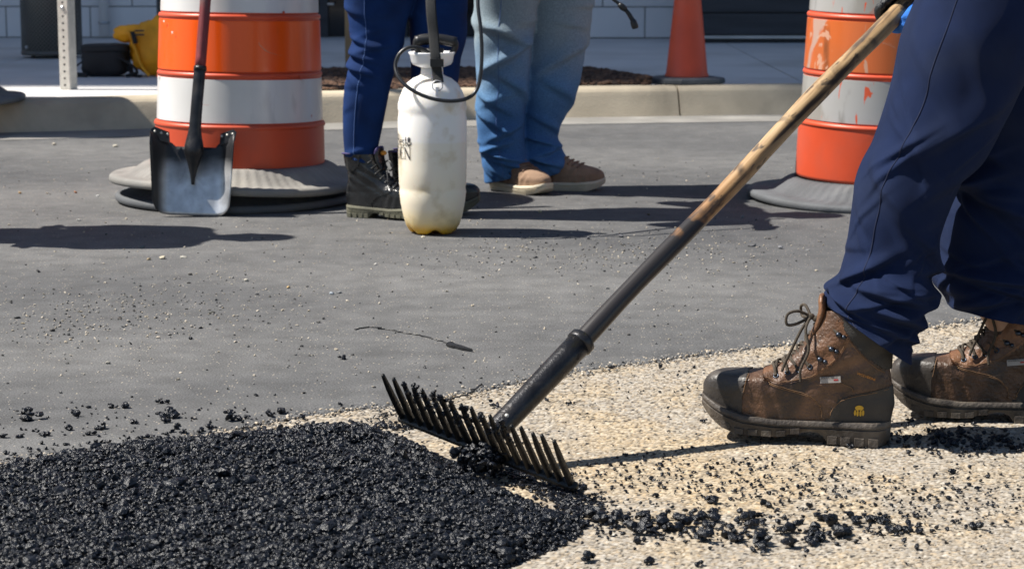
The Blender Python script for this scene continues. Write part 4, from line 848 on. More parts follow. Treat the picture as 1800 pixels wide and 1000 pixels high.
GL = {  # unit-height glyphs: (advance, [(polyline, weight)])
 'D': (.80, [([(.12, 0), (.12, 1)], .13), ([(.0, .985), (.35, .985), (.60, .85), (.70, .5), (.60, .15), (.35, .015), (0, .015)], .07), ([(.70, .25), (.70, .75)], .13)]),
 'E': (.66, [([(.12, 0), (.12, 1)], .13), ([(0, .98), (.55, .98), (.55, .80)], .05), ([(.12, .52), (.42, .52)], .05), ([(0, .02), (.56, .02), (.58, .22)], .05)]),
 'N': (.86, [([(.12, 0), (.12, 1)], .06), ([(.06, 1), (.72, .02)], .14), ([(.72, 0), (.72, 1)], .06), ([(0, .02), (.24, .02)], .04), ([(.60, .98), (.84, .98)], .04)]),
 'R': (.78, [([(.12, 0), (.12, 1)], .13), ([(0, .98), (.4, .98), (.56, .86), (.56, .66), (.4, .54), (.12, .54)], .08), ([(.36, .54), (.74, .02)], .12)]),
 'A': (.80, [([(.06, 0), (.40, 1)], .06), ([(.38, 1), (.74, 0)], .14), ([(.18, .36), (.60, .36)], .05)]),
 'G': (.84, [([(.70, .82), (.55, .97), (.36, .98), (.16, .8), (.10, .5), (.16, .2), (.36, .02), (.58, .04), (.70, .16), (.70, .42)], .10), ([(.54, .43), (.82, .43)], .05)]),
 's': (.44, [([(.36, .48), (.22, .58), (.08, .48), (.14, .36), (.30, .26), (.36, .12), (.22, .0), (.06, .1)], .08)]),
 't': (.36, [([(.16, .86), (.16, .12), (.24, .01), (.34, .06)], .10), ([(.0, .60), (.32, .60)], .05)]),
 'e': (.5, [([(.08, .34), (.42, .34), (.38, .5), (.24, .58), (.1, .46), (.06, .26), (.14, .06), (.28, .0), (.42, .1)], .08)]),
 'B': (.72, [([(.12, 0), (.12, 1)], .13), ([(0, .98), (.4, .98), (.54, .86), (.5, .64), (.12, .54)], .08), ([(.12, .54), (.5, .5), (.6, .3), (.54, .1), (.4, .02), (0, .02)], .08)])}
def word(txt, right, z0, hgt, name):
    tot = sum(GL[c][0] for c in txt) * hgt; u = right - tot; m = MB()
    for c in txt:
        for pl, w_ in GL[c][1]:
            q_ = stroke([(a * hgt, b * hgt) for a, b in pl], w_ * hgt, u, z0)
            m.add(np.concatenate(q_.v), q_.f)
        u += GL[c][0] * hgt
    return m.build(name, M['logo'], spr, smooth=False)
word('GARDEN', .0, .232, .036, 'printed_word'); word('Best', -.017, .272, .032, 'printed_word')
tl = MB()
for pl, w_ in ([(-.009, .270), (-.009, .284)], .0016), ([(-.013, .296), (-.012, .286), (-.006, .286), (-.005, .297)], .004), ([(-.009, .287), (-.009, .300)], .004), ([(-.009, .272), (-.016, .279), (-.018, .284)], .0042), ([(-.009, .272), (-.002, .279), (.0, .284)], .0042):
    q_ = stroke(pl, w_, 0, 0); tl.add(np.concatenate(q_.v), q_.f)
tl.build('printed_tulip', M['logo'], spr, smooth=False)

# ------------------------------------------------------------------ asphalt rake
bR = G(1012, 856, .008); bL = D(704, 733, bR[1] + .27)
bdir = nrm(bR - bL); blen = np.linalg.norm(bR - bL)
S0 = D(872, 757, bR[1] + .175); Hnd = D(1583, 14, 4.29)
hax = nrm(Hnd - S0); tn = nrm(np.cross(bdir, hax))
if tn[2] < 0: tn = -tn
rk = empty('asphalt_rake', (float(S0[0]), float(S0[1]), 0), 'steel-toothed asphalt rake with long wooden handle, teeth turned up', 'rake')
def wob(p, k, a): return p
end = S0 + hax * 1.62
hpts = [S0 + hax * t for t in np.linspace(.20, 1.62, 30)]; 
side_h = nrm(np.cross(hax, (0, 0, 1))); up_h = np.cross(side_h, hax)
hpts = [p + up_h * (.003 * math.sin(i * .5)) + side_h * .002 * math.sin(i * .37 + 1) for i, p in enumerate(hpts)]
hr = [.0172 + .0006 * math.sin(i * 1.3) + (.001 if i > 12 else 0) for i in range(29)] + [.012]
loc = np.array(rk.location)
MB().tube(hpts, hr, 24, 2).build('handle', wood_handle_mat(S0 + hax * .22 - loc, S0 + hax * 1.08 - loc), rk)
MB().tube([S0 + hax * t for t in (-.006, .0, .05, .14, .232)], [.019, .0205, .021, .0222, .0232], 24, 2).build('socket', M['steel_black'], rk)
MB().tube([S0 + hax * t for t in (.226, .229, .241, .245)], [.0232, .0255, .0252, .0205], 24).build('socket_collar', M['steel_black'], rk)
rv = S0 + hax * .035 + nrm(np.array((-.2, -1, .35))) * .0205; MB().ball(rv, .0045, 10, 6).build('rivet', M['galv'], rk)
bc1 = (bR + bL) / 2
MB().tube([bL - bdir * .002, bL + bdir * .004] + [bL + bdir * blen * t for t in np.linspace(.1, .9, 9)] + [bR - bdir * .004, bR + bdir * .002], [.006] + [.0105] * 11 + [.006], 8, 1, flat=.7, up=tn).build('head_bar', M['tine'], rk)
MB().tube([bc1 + bdir * .0, bc1 + hax * .012 + tn * .004, S0 - hax * .02, S0 + hax * .012], [.011, .012, .015, .018], 16, 5).build('neck', M['steel_black'], rk)
for i in range(18):
    t = (i + .35) / 17.7; rt = bL + bdir * blen * t
    L_ = .108 + rnd.uniform(-.004, .004); cv = nrm(hax) * -.005
    dv = nrm(tn + bdir * rnd.uniform(-.025, .025))
    pts = [rt - dv * .005, rt + dv * L_ * .35 + cv * .12, rt + dv * L_ * .7 + cv * .08, rt + dv * L_ - cv * .12]
    tk = MB().tube(pts, [.0072, .0071, .0062, .0036], 8, 4, flat=.66, up=bdir).build('tine', M['tine'], rk)
    if 2 <= i <= 12 and i not in (9,):                  # tar and crumbs stuck to the ends
        g_ = np.random.default_rng(900 + i); nc = 16; Pc = np.array([rt + dv * L_ * q_ for q_ in g_.uniform(.45, 1.0, nc)]) + g_.normal(0, .0026, (nc, 3))
        v_, f2 = rocks(Pc, g_.uniform(.003, .0055, nc), (1, 1, 1), .15, seed=900 + i); MB().add(v_, f2.tolist()).build('tar_coat', M['fresh'], tk, smooth=False)
# a wad of mix caught in the teeth
g_ = np.random.default_rng(77); wc = D(846, 808, bR[1] + .10); nw = 420
Pw = wc + g_.normal(0, 1, (nw, 3)) * np.array((.016, .016, .011)); Pw[:, 2] = np.maximum(Pw[:, 2], -.008)
v_, f2 = rocks(Pw, g_.uniform(.003, .008, nw), seed=77); wd_ = fastmesh('asphalt_wad', v_ - wc, f2, M['fresh']); wd_.location = [float(q_) for q_ in wc]
tag(wd_, 'sticky wad of black asphalt caught against the rake teeth', 'asphalt clump')
# ragged strip of tar beside the rake's far end
fr = MB(); g_ = np.random.default_rng(5)
for i in range(70):
    a = G(*(np.array((650, 744)) + g_.random() * np.array((62, -18)) + g_.normal(0, 2.5, 2)), -.012); b = a + np.array((g_.normal(0, .012), g_.normal(0, .018), g_.uniform(.002, .012))); fr.tube([a, (a + b) / 2 + (0, 0, .003), b], [.0012, .0014, .0004], 5)
tag(fr.build('tar_tuft', M['tar']), 'frayed dark tuft lying on the tan strip by the rake head', 'debris')

# ------------------------------------------------------------------ people
def leg_rings(rows, Ys, ratio, folds, n=84, sub=8, nz=(.0, 1), seed=0., sq=2.3, kf=(1, 1)):
    """trouser leg from left/right outline points (uL,vL,uR,vR) at distances Ys; folds = (v0, th0, slope, wid_th, wid_v, amp)"""
    folds = [(a, b, c, d, e * kf[0], f * kf[1]) for a, b, c, d, e, f in folds]
    rows = np.array(rows, float); Ys = np.array(Ys, float); A, Yi = crom(rows, Ys, sub); out = []
    th = np.linspace(0, 2 * math.pi, n, endpoint=False)
    for (uL, vL, uR, vR), Y_ in zip(A, Yi):
        Lp, Rp = D(uL, vL, Y_), D(uR, vR, Y_); c = (Lp + Rp) / 2; ax = (Rp - Lp) / 2; la = np.linalg.norm(ax)
        ay = np.array((0, la * ratio, 0)); ct, st_ = np.cos(th), np.sin(th)
        e = (np.abs(ct) ** sq + np.abs(st_) ** sq) ** (-1 / sq)
        p = c + (ct * e)[:, None] * ax + (st_ * e)[:, None] * ay
        nn_ = (ct * e)[:, None] * ax / la + (st_ * e)[:, None] * np.array((0, 1, 0)); nn_ /= np.linalg.norm(nn_, axis=1)[:, None]
        vv_ = vL + (vR - vL) * (ct + 1) / 2; dsp = np.zeros(n)
        for v0, t0, sl, wt, wv, am in folds:
            dt = (th - t0 + math.pi) % (2 * math.pi) - math.pi
            x = (vv_ - v0 - sl * dt) / wv
            dsp += am * (np.where(x < 0, np.exp(-(x / 1.5) ** 2), np.exp(-(x / .6) ** 2)) - .45 * np.where(x < 1, np.exp(-((x - 1) / .55) ** 2), np.exp(-((x - 1) / 1.3) ** 2))) * np.exp(-(dt / wt) ** 2)
        if nz[0]:
            dsp += np.array([nz[0] * noise.noise(Vector((q_[0] * nz[1] + seed, q_[1] * nz[1], q_[2] * nz[1] * .7))) for q_ in p])
        out.append(p + nn_ * dsp[:, None])
    return out
def close_hem(rings, inset=.008, up=.03):
    """turn the hem inward and close it a little way up"""
    last = rings[-1]; c = last.mean(0); dirs = c - last; dirs /= np.linalg.norm(dirs, axis=1)[:, None]
    d = nrm(rings[-3].mean(0) - c)
    return rings + [last + dirs * inset * .5 - d * .001, last + dirs * inset, last + dirs * inset + d * up, (last + dirs * inset + d * up) * .3 + (c + d * up) * .7]
CAMS, LEFT, RIGHT = 1.5 * math.pi, math.pi, 0.
def rand_folds(seed, v0, v1, n, am, wv=(8, 22), wt=(.4, 1.1), sl=40):
    g_ = random.Random(seed); return [(g_.uniform(v0, v1), g_.uniform(0, 6.28), g_.uniform(-sl, sl), g_.uniform(*wt), g_.uniform(*wv), am * g_.uniform(.4, 1)) for _ in range(n)]

def interp(tab, x): return float(np.interp(x, [a for a, b in tab], [b for a, b in tab]))
def make_boot(parent, name, O, yaw, pitch, cam_side, kind, S=1.0, detail=True):
    """O: ground point under the back of the heel; forward is +f; cam_side: +1 when the boot's left faces the camera"""
    F = np.array((math.cos(yaw) * math.cos(pitch), math.sin(yaw) * math.cos(pitch), math.sin(pitch))); U = np.array((0, 0, 1.)); Lf = nrm(np.cross(U, F)); U = np.cross(F, Lf)
    O = np.array(O, float)
    def W(f, l, h): return O + S * (F * f + Lf * l + U * h)
    if kind == 'sneaker':
        front = [(.300, .040), (.303, .052), (.296, .066), (.275, .078), (.245, .086), (.215, .095), (.19, .105), (.165, .118), (.145, .128), (.13, .134)]
        backp = [(.004, .034), (-.002, .055), (.002, .08), (.006, .10), (.004, .115)]
        top_t = [(0, .036), (.1, .030), (.2, .030), (.27, .036), (.305, .046)]; bot_t = [(0, .008), (.03, .0), (.24, .0), (.28, .010), (.31, .030)]
        length = .308; heel_f = None
    else:
        front = [(.336, .070), (.337, .088), (.329, .103), (.312, .112), (.285, .1155), (.255, .118), (.228, .123), (.205, .131), (.187, .144), (.168, .166), (.150, .190), (.136, .215), (.126, .240)]
        backp = [(.002, .044), (-.004, .075), (.0, .105), (.006, .135), (.006, .17), (.0, .20), (-.006, .238)]
        top_t = [(0, .045), (.1, .042), (.2, .040), (.26, .045), (.30, .056), (.325, .067), (.340, .075)]
        bot_t = [(0, .004), (.01, .0), (.108, .0), (.118, .019), (.135, .022), (.17, .015), (.20, .008), (.27, .009), (.30, .019), (.32, .033), (.341, .054)]
        length = .341; heel_f = .112
    fw = [(0, .028), (.02, .035), (.06, .037), (.11, .036), (.16, .040), (.22, .049), (.26, .051), (.30, .048), (.36, .044)]
    if kind == 'sneaker': fw = [(a * .9, b * .95) for a, b in fw]
    fp = np.array(front); fp2, _ = crom(fp, np.zeros(len(fp)), 10); NS = len(fp2)
    hF = fp2[:, 1]; t = (hF - hF[0]) / (hF[-1] - hF[0]); hmin, hmax = backp[0][1], backp[-1][1]
    N = 128; ph = np.linspace(0, 2 * math.pi, N, endpoint=False); grid = np.zeros((NS, N, 3)); loc_ = np.zeros((NS, N, 3))
    LOW = 7
    for i in range(NS):
        hb_ = hmin + (hmax - hmin) * t[i]; fb = float(np.interp(hb_, [b for a, b in backp], [a for a, b in backp]))
        u = (1 - np.cos(ph)) / 2; f = fp2[i, 0] + (fb - fp2[i, 0]) * u; h = fp2[i, 1] + (hb_ - fp2[i, 1]) * u
        k = min(1, max(0, (t[i] - .2) / .4)); k = k * k * (3 - 2 * k)
        Wf = np.array([interp(fw, x) for x in f]) * (1 + .05 * math.sin(min(1, t[i] * 3) * 3.1))
        Wu = .043 + .010 * max(0, t[i] - .5)
        env = np.abs(np.sin(ph)) ** (.62 + .28 * k)
        l = np.sign(np.sin(ph)) * env * (Wf * (1 - k) + Wu * k)
        crease = .0022 * np.sin(f * 210 + 3 * np.sin(h * 50)) * np.exp(-((f - .205) / .035) ** 2) * (np.abs(np.sin(ph)) ** .5) if detail else 0
        l = l + np.sign(np.sin(ph)) * crease + (.0016 * np.sin(h * 160 + f * 90) * np.sign(np.sin(ph)) * np.exp(-((h - .15) / .05) ** 2) if detail else 0)
        if i < LOW:
            hs_ = np.array([interp(top_t, x) for x in f]) - .003; bl = i / LOW; h = hs_ * (1 - bl) + h * bl
        loc_[i] = np.stack([f, l, h], 1)
        for j in range(N): grid[i, j] = W(f[j], l[j], h[j])
    du = np.roll(grid, -1, 1) - np.roll(grid, 1, 1); dv = np.gradient(grid, axis=0); NR = np.cross(du, dv); NR /= np.linalg.norm(NR, axis=2)[..., None] + 1e-12
    cen = grid.mean(axis=(0, 1)); 
    if (NR[NS // 2] * (grid[NS // 2] - grid[NS // 2].mean(0))).sum() < 0: NR = -NR
    mt = {'work': ('leather', 'sole'), 'black': ('boot_black', 'boot_sole'), 'sneaker': ('sneaker', 'sneaker_sole')}[kind]
    boot = bpy.data.objects.new(name, None); col.objects.link(boot); boot.parent = parent; boot.empty_display_size = .05
    MB().loft(list(grid)).build('upper', M[mt[0]], boot)
    fl = loc_[:, :, [0, 2]].reshape(-1, 2)
    def panel(pname, poly, matl, off, sides=(-1, 1)):
        poly = np.array(poly, float); cen_ = (loc_ + np.roll(loc_, -1, 1)); cen_ = (cen_[:-1] + cen_[1:]) / 4
        sel = inside(cen_[:, :, [0, 2]].reshape(-1, 2), poly).reshape(NS - 1, N)
        gp_ = (grid + NR * off).reshape(-1, 3); gb = (grid - NR * .001).reshape(-1, 3); ff_ = []; edges = {}
        for i in range(NS - 1):
            for j in range(N):
                if sel[i, j]:
                    q_ = (i * N + j, i * N + (j + 1) % N, (i + 1) * N + (j + 1) % N, (i + 1) * N + j); ff_.append(q_)
                    for a, b in zip(q_, q_[1:] + q_[:1]): edges[(a, b)] = 1
        if not ff_: return None
        bd = [e for e in edges if (e[1], e[0]) not in edges]; tot = NS * N
        vall = np.concatenate([gp_, gb]); ff_ += [(b, a, a + tot, b + tot) for a, b in bd]
        ids = sorted({i for q_ in ff_ for i in q_}); rm = {a: i for i, a in enumerate(ids)}
        return MB().add(vall[ids], [tuple(rm[a] for a in q_) for q_ in ff_]).build(pname, matl, boot, auto=45)
    def near(f, h, side):
        m_ = (np.sign(loc_[:, :, 1]) == side).reshape(-1); d_ = np.where(m_, (fl[:, 0] - f) ** 2 + (fl[:, 1] - h) ** 2, 9); i = int(d_.argmin()); return grid.reshape(-1, 3)[i], NR.reshape(-1, 3)[i]
    def line(m_, pts, side, r, off=.001):
        P_, _ = crom(np.array(pts, float), np.zeros(len(pts)), 7); q_ = [near(a, b, side) for a, b in P_]; arr = np.array([a + n_ * off for a, n_ in q_])
        arr = np.stack([smooth1(arr[:, k], 5) for k in range(3)], 1); m_.tube(arr, r, 6)
    # sole
    nO = 46; fs = length * (1 - np.cos(np.linspace(0, math.pi, nO))) / 2 - .002
    def half(f): 
        e = 1.0
        if f < .035: e = math.sqrt(max(0, 1 - ((.035 - f) / .038) ** 2))
        if f > length - .07: e = math.sqrt(max(0, 1 - ((f - length + .07) / .0725) ** 2))
        return (interp(fw, f) + .0055) * max(e, .05)
    lay = [(-.004, 0), (.0, .0), (.003, -.004), (.003, -.009), (-.0005, -.0105), (-.0005, -.0125), (.0025, -.014)]
    rings_ = []
    for dw, dh in lay:
        L_ = [W(f, half(f) + dw, interp(top_t, f) + dh) for f in fs]; R_ = [W(f, -half(f) - dw, interp(top_t, f) + dh) for f in fs[::-1]]; rings_.append(np.array(L_ + R_))
    for dw, kz in ((.001, .35), (-.001, .03), (-.005, 0.)):
        L_ = [W(f, half(f) + dw, interp(bot_t, f) * (1 - kz) + kz * interp(top_t, f)) for f in fs]; R_ = [W(f, -half(f) - dw, interp(bot_t, f) * (1 - kz) + kz * interp(top_t, f)) for f in fs[::-1]]; rings_.append(np.array(L_ + R_))
    sm_ = MB().loft(rings_, cap=False); nn_ = 2 * nO; o1 = (len(rings_) - 1) * nn_
    for base_, fl_ in ((0, 1), (o1, 0)):
        for i in range(nO - 1):
            q_ = (base_ + i, base_ + i + 1, base_ + nn_ - 2 - i, base_ + nn_ - 1 - i); sm_.f.append(q_ if fl_ else q_[::-1])
    sole = sm_.build('sole', M[mt[1]], boot, auto=50)
    if kind != 'sneaker' and detail:
        for sgn in (-1, 1):
            for f in (.025, .05, .075, .098, .165, .19, .215, .24, .265, .29):
                hl = half(f); z0 = interp(bot_t, f); zz = .016 if f < .11 else .011
                k = MB(); k.loft([np.array([W(f - .009, sgn * (hl + .0005), z0 + .001 + a_), W(f + .009, sgn * (half(f + .009) + .0005), interp(bot_t, f + .009) + .001 + a_), W(f + .008, sgn * (half(f + .008) + .0035), interp(bot_t, f + .008) + .002 + a_ * .9), W(f - .008, sgn * (hl + .0035), z0 + .002 + a_ * .9)]) for a_ in (0, zz)]); k.build('lug', M[mt[1]], sole, smooth=False)
    cs = cam_side
    if kind == 'work':
        panel('toe_cap', [(.268, .0), (.262, .09), (.255, .125), (.40, .14), (.40, .0)], M['toe'], .0022)
        panel('quarter', [(.222, .135), (.212, .105), (.175, .094), (.142, .085), (.122, .066), (.114, .03), (-.03, .03), (-.03, .26), (.15, .26)], M['leather'], .0016)
        panel('heel_counter', [(.112, .03), (.107, .055), (.090, .083), (.060, .095), (.0, .110), (-.03, .113), (-.03, .02)], M['counter'], .0030)
        panel('eyestay', [(.232, .128), (.222, .110), (.195, .104), (.16, .113), (.135, .122), (.112, .142), (.088, .165), (.078, .195), (.088, .222), (.10, .228), (.112, .205), (.128, .185), (.146, .160), (.168, .142), (.190, .132), (.21, .129)], M['leather_light'], .0030)
        panel('collar', [(.092, .26), (.086, .215), (.066, .185), (.040, .160), (.016, .143), (-.03, .128), (-.03, .27)], M['collar'], .0048)
        for sgn in (-1, 1):
            m_ = MB()
            for off_, pts in ((.0028, [(.218, .107), (.195, .1005), (.165, .094), (.142, .087), (.124, .070), (.117, .048)]), (.0028, [(.216, .104), (.193, .0975), (.163, .091), (.139, .084), (.121, .067)]), (.0040, [(.224, .114), (.196, .1075), (.16, .1165), (.137, .1255), (.114, .145), (.091, .168), (.082, .196)]), (.0042, [(.106, .052), (.092, .078), (.062, .091), (.004, .106)]), (.0028, [(.260, .085), (.257, .105), (.254, .116)]), (.003, [(.082, .20), (.062, .175), (.036, .150), (.012, .134)]), (.003, [(.128, .122), (.10, .118), (.07, .108), (.066, .098)])): line(m_, pts, sgn, .00062, off_)
            m_.build('stitching', M['thread'], boot)
        ey = [(.204, .117), (.184, .1235), (.164, .1305), (.145, .139)]; hk = [(.127, .156), (.106, .176), (.096, .202)]
        for sgn in (-1, 1):
            for f, h in ey:
                p, n_ = near(f, h, sgn); e = MB(); a_ = np.linspace(0, 2 * math.pi, 15); t1 = nrm(np.cross(n_, U)); t2 = np.cross(n_, t1); e.tube([p + n_ * .0036 + (t1 * math.cos(x) + t2 * math.sin(x)) * .0042 for x in a_], .0014, 8); e.build('eyelet', M['eyelet'], boot)
            for f, h in hk:
                p, n_ = near(f, h, sgn); MB().ball(p + n_ * .006, (.0058, .0058, .0050), 12, 8).ball(p + n_ * .005 - F * .009 - U * .004, (.0048, .0048, .0042), 12, 8).build('lace_hook', M['eyelet'], boot)
        pts_all = ey + hk; prev = None
        for i, (f, h) in enumerate(pts_all):
            a, na = near(f, h, 1); b, nb = near(f, h, -1); fx = float(np.interp(h + .012, fp2[:, 1], fp2[:, 0])); ft = max(f + .010, min(fx, f + .05)); hc = float(np.interp(-ft, -fp2[::-1][::-1][:, 0] if False else np.sort(-fp2[:, 0]), fp2[np.argsort(-fp2[:, 0]), 1]))
            mid = W(ft, 0, hc + .006)
            for s_, (pp, n_) in ((1, (a, na)), (-1, (b, nb))):
                MB().tube([pp + n_ * .004, pp * .62 + mid * .38 + n_ * .007 + U * .004, mid + Lf * s_ * .004 + U * .001], .0030, 8, 5).build('lace', M['lace'], boot)
            if prev is not None:
                MB().tube([prev[0] + prev[1] * .004, (prev[2] + mid) / 2 + U * .004, b + nb * .004], .0026, 8, 5).build('lace', M['lace'], boot)
            prev = (a, na, mid)
        # tongue above the lacing and the bow
        tg = [W(float(np.interp(h, fp2[:, 1], fp2[:, 0])) - .004 + x, 0, h) for h, x in ((.19, .0), (.215, .003), (.238, .007), (.256, .010), (.266, .011))]
        MB().tube(tg, [.020, .027, .029, .025, .014], 16, 5, flat=.28, up=F).build('tongue', M['leather_light'], boot)
        kn = W(.150, cs * .010, .226)
        for pts in ([(0, 0, 0), (.022, .010, .010), (.040, .018, .004), (.040, .020, -.014), (.022, .014, -.012), (0, 0, 0)], [(0, 0, 0), (.012, -.02, .016), (.022, -.040, .010), (.018, -.042, -.008), (0, 0, 0)], [(0, 0, 0), (.014, .016, -.022), (.028, .026, -.055), (.040, .032, -.085), (.044, .034, -.098)], [(0, 0, 0), (.006, .024, -.020), (-.002, .036, -.055), (.010, .044, -.09), (.008, .047, -.112)]):
            MB().tube([kn + F * a * S + Lf * cs * b * S + U * c * S for a, b, c in pts], .0027, 8, 6).build('lace_bow', M['lace'], boot)
        for h, f in ((.226, .150), (.222, .140)): MB().ball(W(f, cs * .010, h), (.0075, .006, .006), 10, 6).build('lace_knot', M['lace'], boot)
        # woven name, label and paw print on both outer sides
        def flat_on(mb, pts2, f0, h0, ang, off, side, wide=1.):
            p, n_ = near(f0, h0, side); fx_ = -F * side if False else (F * (-1)); ca, sa = math.cos(ang), math.sin(ang)
            n_ = nrm(n_); ex = nrm(fx_ - n_ * (fx_ @ n_)); ez = nrm(U - n_ * (U @ n_) - ex * (U @ ex))
            if side * 1 != cs: ex = -ex
            return np.array([p + n_ * off + ex * (x * ca - y * sa) + ez * (x * sa + y * ca) for x, y in pts2])
        for side in (cs,):
            pl = MB(); q_ = [(-.0185, -.0055), (.0185, -.0055), (.0185, .0055), (-.0185, .0055)]
            pl.loft([flat_on(pl, q_, .107, .120, R(8), o, side) for o in (.003, .0062)]); tg_ = pl.build('woven_label', M['tag'], boot, smooth=False)
            pr = MB(); pr.loft([flat_on(pr, [(.006, -.002), (.014, -.002), (.014, .001), (.006, .001)], .107, .120, R(8), o, side) for o in (.0063, .0066)]); pr.build('label_print', M['tag_red'], tg_, smooth=False)
            for txt, f0, h0, ang, hh, mm, hl_ in (('WATERPROOF', .107, .1215, R(8), .0046, 'logo', tg_), ('WOLVERINE', .046, .131, R(-26), .0068, 'orange_print', boot)):
                cu = bpy.data.curves.new('t', 'FONT'); cu.body = txt; cu.size = hh; cu.align_x = 'CENTER'; cu.align_y = 'CENTER'; cu.resolution_u = 2
                to = bpy.data.objects.new('t', cu); col.objects.link(to); dg = bpy.context.evaluated_depsgraph_get(); me = bpy.data.meshes.new_from_object(to.evaluated_get(dg)); bpy.data.objects.remove(to)
                v2 = [(v.co.x, v.co.y) for v in me.vertices]; fs_ = [tuple(p.vertices) for p in me.polygons]
                MB().add(flat_on(None, v2, f0, h0, ang, .0068 if hh < .006 else .0046, side), fs_).build('printed_name', M[mm], hl_, smooth=False)
            pw = MB(); base2 = [(math.cos(a_) * .0075, math.sin(a_) * .0050 + .004) for a_ in np.linspace(R(-10), R(190), 12)] + [(-.004, -.001), (0, .001), (.004, -.001)]
            pw.loft([flat_on(None, base2, .054, .066, 0, o, side) for o in (.0034, .0044)])
            for x0 in (-.0072, -.0026, .0026, .0072):
                toe_ = [(x0 + .0021 * math.cos(a_), -.0065 - abs(x0) * -.25 + .0055 * math.sin(a_)) for a_ in np.linspace(0, 2 * math.pi, 10, endpoint=False)]
                pw.loft([flat_on(None, toe_, .054, .066, 0, o, side) for o in (.0034, .0044)])
            pw.build('paw_print', M['yellow_print'], boot, smooth=False)
    elif kind == 'black':
        panel('toe_cap', [(.255, .0), (.25, .09), (.245, .125), (.40, .14), (.40, .0)], M['boot_black'], .0025)
        panel('quarter', [(.222, .135), (.20, .10), (.15, .085), (.12, .06), (.114, .03), (-.03, .03), (-.03, .21), (.08, .21), (.15, .16)], M['boot_black'], .002)
        panel('collar', [(.082, .26), (.072, .195), (.05, .178), (-.03, .178), (-.03, .27)], M['boot_black'], .0055)
        tg = [W(float(np.interp(h, fp2[:, 1], fp2[:, 0])) - .002 + x, 0, h) for h, x in ((.18, .0), (.215, .004), (.245, .010), (.264, .014))]
        tn_ = MB().tube(tg, [.022, .030, .030, .018], 16, 5, flat=.25, up=F).build('tongue', M['boot_black'], boot)
        MB().tube([W(float(np.interp(h, fp2[:, 1], fp2[:, 0])) - .003 + x, 0, h) for h, x in ((.24, .008), (.255, .0115), (.2675, .0135))], [.0305, .031, .020], 16, 4, flat=.20, up=F).build('tongue_lining', M['purple'], boot)
        MB().tube([W(.0, -.043, .240), W(.05, -.052, .241), W(.05, .052, .241), W(.0, .043, .240)], .003, 8, 4).build('collar_piping', M['purple'], boot)
        lm = []
        for i, (f, h) in enumerate([(.212, .115), (.192, .123), (.172, .133), (.152, .147), (.135, .165), (.118, .185), (.105, .205)]):
            a, na = near(f, h, 1); b, nb = near(f, h, -1); fx = float(np.interp(h + .014, fp2[:, 1], fp2[:, 0])); mid = W(fx - .002, 0, h + .020)
            MB().tube([a + na * .004, (a + mid) / 2 + U * .005 + F * .004, mid, (b + mid) / 2 + U * .005 + F * .004, b + nb * .004], .0032, 8, 4).build('lace', M['black_plastic'], boot)
        p, n_ = near(.10, .2, cs)
        bp = W(.155, 0, .205)
        for pts in ([(0, 0, 0), (.025, cs * .02, .012), (.045, cs * .03, -.005), (.03, cs * .022, -.02), (0, 0, 0)], [(0, 0, 0), (.02, cs * .02, -.03), (.03, cs * .035, -.06)]): MB().tube([bp + F * a + Lf * b + U * c for a, b, c in pts], .0028, 8, 5).build('lace_bow', M['black_plastic'], boot)
        tp_ = W(.142, 0, .243); MB().ball(tp_ + F * .008, (.011, .011, .008), 12, 6).build('tongue_badge', M['orange_print'], boot)
    else:
        panel('heel_panel', [(.118, .02), (.125, .06), (.15, .09), (.17, .125), (-.03, .15), (-.03, .02)], M['sneaker_dark'], .0018)
        for f, h in ((.205, .082), (.188, .088), (.172, .095), (.156, .104)):
            a, na = near(f, h, 1); b, nb = near(f, h, -1); fx = float(np.interp(h + .008, fp2[:, 1], fp2[:, 0])); mid = W(fx, 0, h + .013)
            MB().tube([a + na * .002, (a + mid) / 2 + U * .004, mid + U * .001, (b + mid) / 2 + U * .004, b + nb * .002], .0026, 8, 4).build('lace', M['sneaker_dark'], boot)
        ts = MB(); 
        for i in range(26):                                   # ribs moulded into the foam sidewall
            f = .035 + i * .0098; hl = half(f); zt_ = interp(top_t, f); zb_ = interp(bot_t, f)
            for s_ in (-1, 1): ts.loft([np.array([W(f, s_ * (hl + .000), zb_ + .004), W(f + .004, s_ * (hl + .000), zb_ + .004), W(f + .002, s_ * (hl + .0032), zb_ + .006)]), np.array([W(f + .004, s_ * (hl + .000), zt_ - .010), W(f + .008, s_ * (hl + .000), zt_ - .010), W(f + .006, s_ * (hl + .0036), zt_ - .011)])])
        ts.build('sidewall_ribs', M['sneaker_sole'], sole, smooth=False)
    return boot

def hand(m, wrist, d, palm, curl=.5, thumb=1, s=1.):
    """five separate fingers on a palm; d: wrist to knuckles, palm: palm-facing normal"""
    d = nrm(d); palm = nrm(np.array(palm) - d * (d @ np.array(palm))); ac = np.cross(d, palm) * thumb; w_ = np.array(wrist, float)
    kn = w_ + d * .09 * s
    m.tube([w_ - d * .03, w_ + d * .01, w_ + d * .05 * s, kn], [.026, .030, .040 * s, .040 * s], 12, 3, flat=.42, up=palm)
    for i, (o, L_) in enumerate(((.030, .072), (.010, .082), (-.010, .076), (-.029, .06))):
        p = kn + ac * o * s - d * .008; pts = [p - d * .02, p]; a = 0
        for k in range(3):
            a += curl * (.5 if k == 0 else .7); pts.append(pts[-1] + (d * math.cos(a) + palm * math.sin(a)) * L_ * s * (.45, .32, .25)[k])
        m.tube(pts, [.0095, .0095, .009, .008, .0065], 8, 3)
    p = w_ + d * .025 + ac * .028; m.tube([p - ac * .01, p + ac * .02 + d * .022 + palm * .008, p + ac * .028 + d * .05 + palm * .02, p + ac * .022 + d * .072 + palm * .03], [.014, .0125, .0105, .008], 8, 3)
